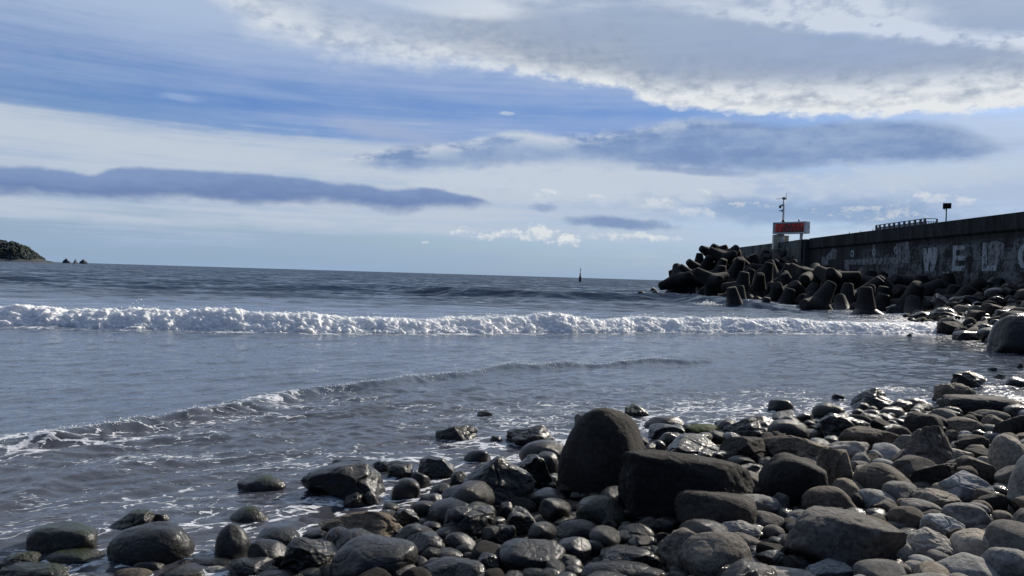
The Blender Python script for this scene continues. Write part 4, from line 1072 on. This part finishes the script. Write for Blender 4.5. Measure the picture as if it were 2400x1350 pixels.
TL_ = '''
2030 672 51 0 0 1 1.0 .5|upright|bright-capped upright tetrapod standing foremost in the surf|bright-capped tetrapod
1950 662 54 .5 0 .9 1.0 .2|leaning|tetrapod leaning over the surf with a sunlit slanted cap|sunlit leaning tetrapod
1988 664 57 .1 .1 1 .95 .9|upright|
2040 669 56 .25 .3 .9 .95 .3|upright|
2072 671 55 .1 -.1 1 .95 1.3|upright|
1714 673 59 -.25 -.1 1 1.0 .3|leaning|wet tetrapod standing apart in the water at the seaward front|front water tetrapod
1733 669 63 .0 .1 1 1.0 1.1|upright|
1798 697 59 .1 -.2 1 .7 .8|low half-sunk|low half-sunk tetrapod showing one stub at the waterline|stub tetrapod
1646 677 82 .05 0 1 .9 .4|upright|small-looking tetrapod with foam breaking on it at the seaward end|foam-washed tetrapod
1545 672 90 -.9 -.1 -.3 1.25 .2|sprawling|tetrapod farthest out, sprawling into the open sea|outermost tetrapod
1575 632 92 -.35 0 1 1.25 .6|leaning|
1592 624 91 -.7 -.1 .6 1.2 .2|tilted|
1612 612 94 -.75 -.3 .55 1.1 1.1|tilted|
1640 593 96 .0 -.1 1 1.1 .3|upright|
1664 600 92 .15 -.4 .8 1.2 .8|tilted|
1668 576 98 -.8 -.2 .55 1.15 .5|tilted|topmost tetrapod of the pile pointing its leg at the open sea|topmost tetrapod
1676 588 93 -.8 -.4 .4 1.1 1.5|tilted|
1706 579 97 .6 -.3 .35 1.1 .4|tilted|
1734 586 96 .7 -.3 .3 1.1 .9|tilted|
1722 594 90 .3 -.8 .3 1.1 .2|lying|
1736 606 84 .1 -.5 .8 1.35 .4|tilted|
1692 622 82 .05 -.1 1 1.15 .9|upright|
1697 607 88 .2 -.3 .9 1.1 .1|tilted|
1688 655 78 .1 -.95 .1 1.1 .4|lying|
1745 637 69 .1 -.1 1 1.15 .3|upright|
1762 630 73 .35 -.1 .9 1.05 1.2|leaning|
1782 642 70 -.1 -.5 .8 1.0 .7|tilted|
1803 615 76 .2 -.1 1 1.15 .3|upright|
1850 619 76 .1 -.3 .9 1.05 .8|tilted|
1838 641 66 -.4 -.2 .9 1.0 .1|leaning|
1888 626 71 .1 -.2 1 1.1 .4|upright|
1872 636 67 -.85 -.3 .25 1.1 .3|lying|
1948 636 67 .85 -.1 .35 1.1 .9|lying|
1860 664 61 -.5 -.3 .6 1.1 .6|leaning|
1820 668 62 -.3 -.6 .5 1.1 1.2|tilted|
1944 642 62 .1 -.1 1 1.0 .7|upright|
1965 646 62 -.9 -.1 .3 1.05 .2|lying|
2016 647 61 .9 -.1 .2 1.05 .6|lying|
2042 633 62 .05 0 1 1.15 .3|upright|tall upright tetrapod standing below the faded stripe|tall tetrapod below the stripe
2070 648 60 .2 -.5 .8 1.05 1.0|tilted|
2092 653 58 -.85 -.2 .25 1.05 .4|lying|
2160 644 57 .0 -.1 1 1.15 .2|upright|
2182 645 58 .4 -.1 .9 1.0 .9|leaning|broad tetrapod below the painted letter W|tetrapod below the letter W
2210 662 54 .6 -.3 .5 1.05 .3|tilted|
2110 672 55 -.2 -.4 .8 .95 .6|tilted|
2240 668 52 .1 -.2 1 1.0 .5|upright|
2275 672 50 .3 -.3 .8 1.0 1.4|tilted|
'''
TLAND = []
for ln_ in TL_.strip().splitlines():
    a, ds, lb, *lm_ = ln_.split('|'); q = list(map(float, a.split()))
    d = Vector(q[3:6]).normalized(); tip = Vector(at_d(q[0], q[1], q[2])); s = q[6]
    c = tip - d * TL * s
    tetra(c, d, s, q[7], lb or None, ds + ' concrete tetrapod')
    if lm_: TLAND.append((c.x, c.y, lm_[0]))
def xf(y): return float(np.interp(y, [38, 44, 50, 56, 61, 66, 75, 84, 94, 104, 112], [30.5, 30, 26.5, 22.5, 20.5, 22.5, 22.0, 23.5, 22.5, 25, 27]))
for y in np.arange(38, 114, 2.5):
    x = xf(y) + 1.5; k = 0
    capz = float(np.interp(y, [44, 60, 76, 84, 95, 108, 113], [.9, 1.2, 1.7, 2.9, 4.3, 3.4, 2.0]))
    while x < 34.2:
        z = min(-.5 + (x - xf(y) - 1.2) * (.42 if y < 80 else .6), capz)
        c = Vector((x + rnd.uniform(-.5, .5), y + rnd.uniform(-.8, .8), z + rnd.uniform(-.3, .1)))
        d = Vector((rnd.gauss(0, .5), rnd.gauss(-.1, .5), rnd.uniform(.2, 1)))
        if all((c - Vector((a[3].location))).length > 1.5 for a in TET):
            ds = 'upright' if d.normalized().z > .85 else 'leaning' if d.normalized().z > .6 else 'lying'
            tetra(c, d, rnd.uniform(1.0, 1.15) * (1.1 if y > 78 else 1), rnd.uniform(0, 2), None, ds + ' concrete tetrapod')
        x += 2.1; k += 1
TLAND += [(34, 91.7, 'wall ladder'), (34.5, 104, 'wall head')]
name_them(TET, TLAND)

# ------------------------------------------------------------------ things on the pier
WHITE = simple('weathered_white_paint', (.72, .73, .74), .5, 0, (.55, .56, .57))
CREAM = simple('cream_cabinet_paint', (.8, .74, .58), .55, 0, (.6, .55, .42))
DARK = simple('black_housing', (.02, .02, .025), .4)
lm_, t, b = mat('led_panel')
b.inputs['Base Color'].default_value = (.02, .006, .008, 1); b.inputs['Roughness'].default_value = .35
lt, t, b = mat('red_led'); b.inputs['Base Color'].default_value = (.16, .012, .014, 1)
b.inputs['Emission Color'].default_value = (1, .06, .05, 1); b.inputs['Emission Strength'].default_value = .13
P0 = at_d(1854, 562, 94.0); ZD = 6.4
beta = R(48)
sg = thing('led_sign', 'electronic message board with red characters on two posts above the wall', 'sign', (P0[0], 94.0, ZD), rz=-beta)
zb = at_d(1848, 548, 94.0)[2] - ZD; zt_ = at_d(1848, 520.5, 94.0)[2] - ZD
Wd, Dp = 4.35, 1.0; hz_ = zt_ - zb; zc_ = (zb + zt_) / 2
m = MB(); m.box((0, 0, zc_), (Wd, Dp, hz_)); m.box((0, -Dp / 2 - .03, zt_ - .06), (Wd + .1, .12, .12)); m.box((0, -Dp / 2 - .03, zb + .06), (Wd + .1, .12, .12))
for s_ in (-1, 1): m.box((s_ * (Wd / 2 + .002), -Dp / 2 - .03, zc_), (.12, .12, hz_ - .01))
cab = m.build('cabinet', WHITE, sg)
m = MB(); m.box((Wd / 2 + .012, .15, zc_ + .05), (.02, .42, .12)); m.build('vent', DARK, cab)
m = MB(); m.box((-.02, -Dp / 2 - .02, zc_), (Wd * .86, .06, hz_ * .74)); dsp = m.build('display', lm_, sg)
def led_text(s, z, size):
    cu = bpy.data.curves.new('led_text', 'FONT'); cu.body = s; cu.size = size; cu.align_x = 'CENTER'; cu.align_y = 'CENTER'
    cu.extrude = .004
    o = bpy.data.objects.new('led_text', cu); col.objects.link(o)
    bpy.context.view_layer.update()
    me = bpy.data.meshes.new_from_object(o.evaluated_get(bpy.context.evaluated_depsgraph_get()))
    bpy.data.objects.remove(o); bpy.data.curves.remove(cu)
    me.transform(Matrix.Translation((-.02, -Dp / 2 - .056, z)) @ Matrix.Rotation(R(90), 4, 'X'))
    me.materials.clear()
    link('led_text', me, lt, dsp)
led_text('高波に十分注意', zc_ + hz_ * .175, .56)
led_text('注意してください', zc_ - hz_ * .175, .50)
xp1, xp2 = -1.15, 1.35
for xp, zz in ((xp1, zb), (xp2, zb)):
    m = MB(); m.tube((xp, 0, 0), (xp, 0, zz + .01), .2, n=16); m.box((xp, 0, .03), (.6, .6, .06)); m.build('post', WHITE, sg)
ztop = at_d(1833, 463, 94.0)[2] - ZD
m = MB(); m.tube((xp1, 0, zt_ - .05), (xp1, 0, ztop), .13, .1, 14); mast = m.build('mast', WHITE, sg)
m = MB(); m.tube((xp1, 0, zt_ - .1), (xp1, 0, zt_ + .25), .2, n=14); m.build('mast_collar', RUST, mast)
m = MB(); m.box((xp1, 0, ztop), (.32, .32, .26)); m.tube((xp1 + .3, 0, ztop - .2), (xp1 + .3, 0, ztop + .75), .025, n=6)
m.tube((xp1, 0, ztop - .1), (xp1 + .42, 0, ztop - .1), .03, n=6)
m.tube((xp1, 0, ztop - .02), (xp1 - 1.05, 0, ztop - .02), .03, n=6)
for k in range(4): m.tube((xp1 - .35 - .2 * k, -.2, ztop - .02), (xp1 - .35 - .2 * k, .2, ztop - .02), .012, n=5)
m.build('antenna', DARK, mast)
z2 = at_d(1833, 481, 94.0)[2] - ZD
m = MB(); m.tube((xp1, 0, z2 + .12), (xp1 - .45, 0, z2 + .12), .05, n=8); m.ball((xp1 - .48, 0, z2 - .08), (.17, .17, .2)); m.box((xp1 - .16, 0, z2 + .1), (.2, .2, .24)); m.build('camera_dome', DARK, mast)
z3 = at_d(1833, 492, 94.0)[2] - ZD
m = MB(); m.box((xp1 - .4, 0, z3), (.4, .14, .1)); m.box((xp1 - .16, 0, z3), (.2, .22, .24)); m.build('floodlight', DARK, mast)
m = MB(); m.tube((xp2 - .4, 0, zt_), (xp2 - .4, 0, zt_ + .3), .08, n=10); m.build('vent_stub', RUST, sg)
for (px0, px1, py0), lb in (((1812, 1821, 551), 'narrow cream control cabinet under the message board, nearer the open sea'), ((1823, 1831, 549.5), 'tall cream control cabinet behind the post of the message board'), ((1837, 1847.5, 553), 'cream control cabinet under the middle of the message board')):
    x0_, _, zz = at_d(px0, py0, 95.2); x1_ = at_d(px1, py0, 95.2)[0]
    c_ = thing('control_cabinet', lb, 'cabinet', ((x0_ + x1_) / 2, 95.2, ZD), 'cream control cabinets under the message board')
    w__ = x1_ - x0_; m = MB(); m.box((0, 0, (zz - ZD) / 2), (w__, .5, zz - ZD)); m.box((0, -.02, zz - ZD + .02), (w__ + .08, .6, .05)); m.build('housing', CREAM, c_)
    m = MB(); m.box((0, -.265, (zz - ZD) * .55), (w__ * .8, .03, (zz - ZD) * .7)); d_ = m.build('door', CREAM, c_)
    m = MB(); m.box((w__ * .25, -.3, (zz - ZD) * .55), (.03, .04, .16)); m.build('handle', DARK, d_)
# railing round the stairhead
rl = thing('railing', 'grey steel railing with wide posts standing on the pier behind the parapet', 'railing', (36.5, 66, ZD))
rz0 = ZD; xr = 36.4
pxs = [2054, 2062, 2073, 2084, 2095, 2107, 2119, 2131, 2144, 2157, 2167]
ysr = [at_x(p, 530, xr)[1] for p in pxs]; ztr = 8.13 - rz0
m0 = lambda: MB()
def rb(m, n): 
    me = m.mesh(n); me.transform(Matrix.Translation((-36.5, -66, 0))); return link(n, me, RUST2, rl)
RUST2 = simple('weathered_dark_paint', (.07, .08, .095), .5, .2, (.04, .045, .055))
for y in ysr:
    m = MB(); m.box((xr, y, ztr / 2), (.12, .24, ztr)); rb(m, 'post')
xe = at_d(2196, 516, ysr[-1])[0]
m = MB(); m.box((xe, ysr[-1], ztr / 2 ), (.11, .11, ztr)); rb(m, 'post')
m = MB(); m.box((xr, (ysr[0] + ysr[-1]) / 2, ztr + .02), (.09, abs(ysr[0] - ysr[-1]) + .1, .06)); m.box(((xr + xe) / 2 + .03, ysr[-1], ztr + .02), (xe - xr - .05, .09, .055)); rb(m, 'top_rail')
m = MB(); m.box((xr, (ysr[0] + ysr[-1]) / 2, ztr - .24), (.05, abs(ysr[0] - ysr[-1]), .05)); m.box(((xr + xe) / 2, ysr[-1], ztr - .24), (xe - xr, .05, .05)); rb(m, 'lower_rail')
for a, b_ in zip(ysr[:-1], ysr[1:]):
    for k in (.28, .5, .72):
        m = MB(); y = a + (b_ - a) * k; m.box((xr, y, (ztr - .24) / 2), (.05, .09, ztr - .24)); rb(m, 'baluster')
for k in (.16, .34, .52, .70, .86):
    m = MB(); m.box((xr + (xe - xr) * k, ysr[-1], (ztr - .24) / 2), (.06, .04, ztr - .24)); rb(m, 'baluster')
# dry weeds at the railing's end
m = MB()
for i in range(150):
    p = Vector(at_d(2196 + rnd.gauss(2, 6), 527, 64.5)); a = rnd.uniform(0, 6.28); h = rnd.uniform(.25, .75)
    base = Vector((p.x, p.y + rnd.uniform(-.4, .4), ZD + .5)); q = base + Vector((math.cos(a) * h * .5, math.sin(a) * h * .5, h * .8)); s_ = Vector((-math.sin(a), math.cos(a), 0)) * .05
    m.add([base - s_, base + s_, q + s_ * 1.6, q - s_], [(0, 1, 2, 3)])
m.box((at_d(2198, 527, 64.5)[0], 64.5, ZD + .25), (1.0, .9, .49))
wd = m.build('shrub', simple('dark_shrub_leaves', (.03, .035, .015), .8), None); wd['label'] = 'low dark shrub growing at the end of the pier railing'; wd['category'] = 'shrub'
# solar street lamp
LX, LY, _ = at_d(2217, 524, 62.0)
lp = thing('solar_lamp', 'thin pole lamp with a tilted solar panel beyond the railing', 'street lamp', (LX, LY, ZD))
zp = at_d(2217, 487, 62.0)[2] - ZD
m = MB(); m.tube((0, 0, 0), (0, 0, zp), .055, .045, 10); m.box((0, 0, .02), (.3, .3, .04)); m.build('pole', RUST, lp)
m = MB(); m.box((.04, 0, zp + .16), (.58, .62, .04), Vector((.35, .62, .70)).normalized().to_track_quat('Z', 'X').to_matrix()); pn_ = m.build('solar_panel', simple('solar_cells', (.015, .016, .03), .9, 0, None, 6, 0), lp)
m = MB(); m.tube((0, 0, zp - .25), (-.16, 0, zp - .12), .02, n=6); m.box((-.2, 0, zp - .1), (.1, .12, .05)); m.build('lamp_head', RUST, lp)
for k, (px, py, lb) in enumerate(((1991, 543, 'thin stake on the parapet closest to the message board'), (2017, 541, 'thin stake on the parapet midway between message board and railing'), (2046, 536, 'thin stake on the parapet just short of the railing'))):
    p = at_x(px, py, 35.3); st = thing('stake', lb, 'stake', (35.3, p[1], ZT), 'thin stakes on the parapet')
    m = MB(); m.tube((0, 0, -.05), (0, 0, max(.2, p[2] - ZT)), .035, .03, 7); m.build('shaft', RUST, st)
    m = MB(); m.tube((0, 0, 0), (0, 0, .05), .06, n=8); m.build('foot', RUST, st)

# ------------------------------------------------------------------ sea beacon, headland, sea stacks
bx, by, _ = at_z(1359.5, 660, 0)
by = 360.0; bx = at_d(1359.5, 660, by)[0]
bc = thing('sea_beacon', 'black and yellow beacon tower standing alone in the open sea', 'beacon', (bx, by, 0))
BLK = simple('beacon_black', (.015, .015, .02), .5); YEL = simple('beacon_yellow', (.4, .28, .05), .5)
m = MB(); m.lathe([(.62, -2), (.62, 2.3), (.55, 2.6), (.35, 2.75), (0.01, 2.76)], Matrix.Identity(4), 20); m.build('base', BLK, bc)
m = MB(); m.lathe([(.38, 2.7), (.34, 4.0), (.22, 4.4), (.01, 4.42)], Matrix.Identity(4), 16); m.build('tower', YEL, bc)
m = MB(); m.tube((0, 0, 4.4), (0, 0, 6.6), .12, n=10); m.build('mast', BLK, bc)
m = MB(); m.lathe([(.32, 5.55), (.02, 6.2)], Matrix.Translation((.22, 0, 0)), 12); m.ball((0, 0, 6.6), (.16, .16, .3)); m.build('topmark', BLK, bc)

hp = [(-420, 545), (-260, 548), (-120, 555), (0, 563.5), (22, 565.5), (40, 571), (58, 578), (72, 588), (82, 597), (92, 604), (100, 608), (112, 610)]
HY = 1500.0
hpp = [(at_d(a, b_, HY)[0], at_d(a, b_, HY)[2]) for a, b_ in hp]
hx_ = np.array([p[0] for p in hpp]); hzz = np.array([p[1] for p in hpp])
xs = np.linspace(hx_[0], hx_[-1] + 6, 420); ys = np.linspace(HY - 70, HY + 60, 90)
X, Y = np.meshgrid(xs, ys)
def headz(X, Y):
    top_ = np.interp(X, hx_, hzz, right=-1)
    ridge = np.where(Y < HY, sstep(HY - 62 + 14 * pn(X * .03, 1.), HY, Y) ** .75, 1 - sstep(HY + 4, HY + 50, Y))
    g = np.abs(pn(X * .035, Y * .012, 4.)) * 14 + fbm(X * .08, Y * .06, 2., 4) * 3
    return top_ * ridge - 1.5 - g * sstep(HY, HY - 35, Y) * sstep(0, 20, top_ * ridge)
Z = headz(X, Y)
hm, t, b = mat('hazed_headland_cliff')
v = objc(t); n1 = noise(t, v, .05, 6, .65); x_, y_, z_ = sepv(t, v)
cc = mixc(t, n1.ss(.4, .62), (.03, .042, .05), (.07, .072, .07))  # bluish tinge of distance haze mixed into the cliff colour
t.links.new(cc.s, b.inputs['Base Color']); b.inputs['Roughness'].default_value = .95
link('headland', fast_mesh('headland', np.stack([X, Y, Z], -1).reshape(-1, 3), grid_faces(90, 420)), hm, kind='structure')
iv2, if2 = ico(2); V_, F_ = [], []; nr = np.random.RandomState(9)
for i in range(5200):
    x = nr.uniform(hx_[0], hx_[-1] - 16); y = HY - 58 + 95 * nr.rand(); z = float(headz(np.array([x]), np.array([y]))[0])
    if z < 5.0 + 3 * nr.rand() or pn(x * .06, y * .05, 7.) < -.35: continue
    r = nr.uniform(1.2, 3.0); q = iv2 * (1 + .35 * nr.normal(size=(len(iv2), 1)) * .6) * (r, r, r * nr.uniform(.7, 1.1)) + (x, y, z + r * .15)
    F_.append(if2 + len(iv2) * len(V_)); V_.append(q)
fmt, t, b = mat('hazed_woodland_foliage')
v = objc(t); n1 = noise(t, v, .04, 5, .6); n2 = noise(t, v, .35, 4, .7)
t.links.new(mixc(t, (n1 * .75 + n2 * .25).ss(.38, .62), (.020, .034, .036), (.045, .056, .042)).s, b.inputs['Base Color']); b.inputs['Roughness'].default_value = .95  # leaf colours carry a painted blue tinge for distance haze
link('woodland', fast_mesh('woodland', np.concatenate(V_), np.concatenate(F_)), fmt, kind='stuff', label='trees covering the far headland')
SR = simple('far_rock', (.09, .10, .12), .9, 0, (.06, .07, .085), .3)
for (a, b_, ty, lb), sd_ in zip(((146, 166, 604.5, 'widest of the three sea stacks off the headland'), (172, 182, 606.5, 'slender middle sea stack off the headland'), (185, 206, 607.5, 'sea stack trailing a low tail, farthest from the headland')), (31, 35, 38)):
    y = 1650.; x0_ = at_d(a, ty, y)[0]; x1_ = at_d(b_, ty, y)[0]; zt2 = at_d((a + b_) / 2, ty, y)[2]
    q, f = rock_geo('k' if sd_ != 35 else 'p', sd_, 4); q[:, :2] *= (1 - .6 * np.clip((q[:, 2:3] + .2), 0, 1)); o = link('sea_stack', fast_mesh('sea_stack', q * np.array([(x1_ - x0_) / 2, 6, zt2 * .75]), f), SR, None, ((x0_ + x1_) / 2, y, zt2 * .25))
    o['label'] = lb; o['category'] = 'sea stack'; o['group'] = 'sea stacks off the headland'
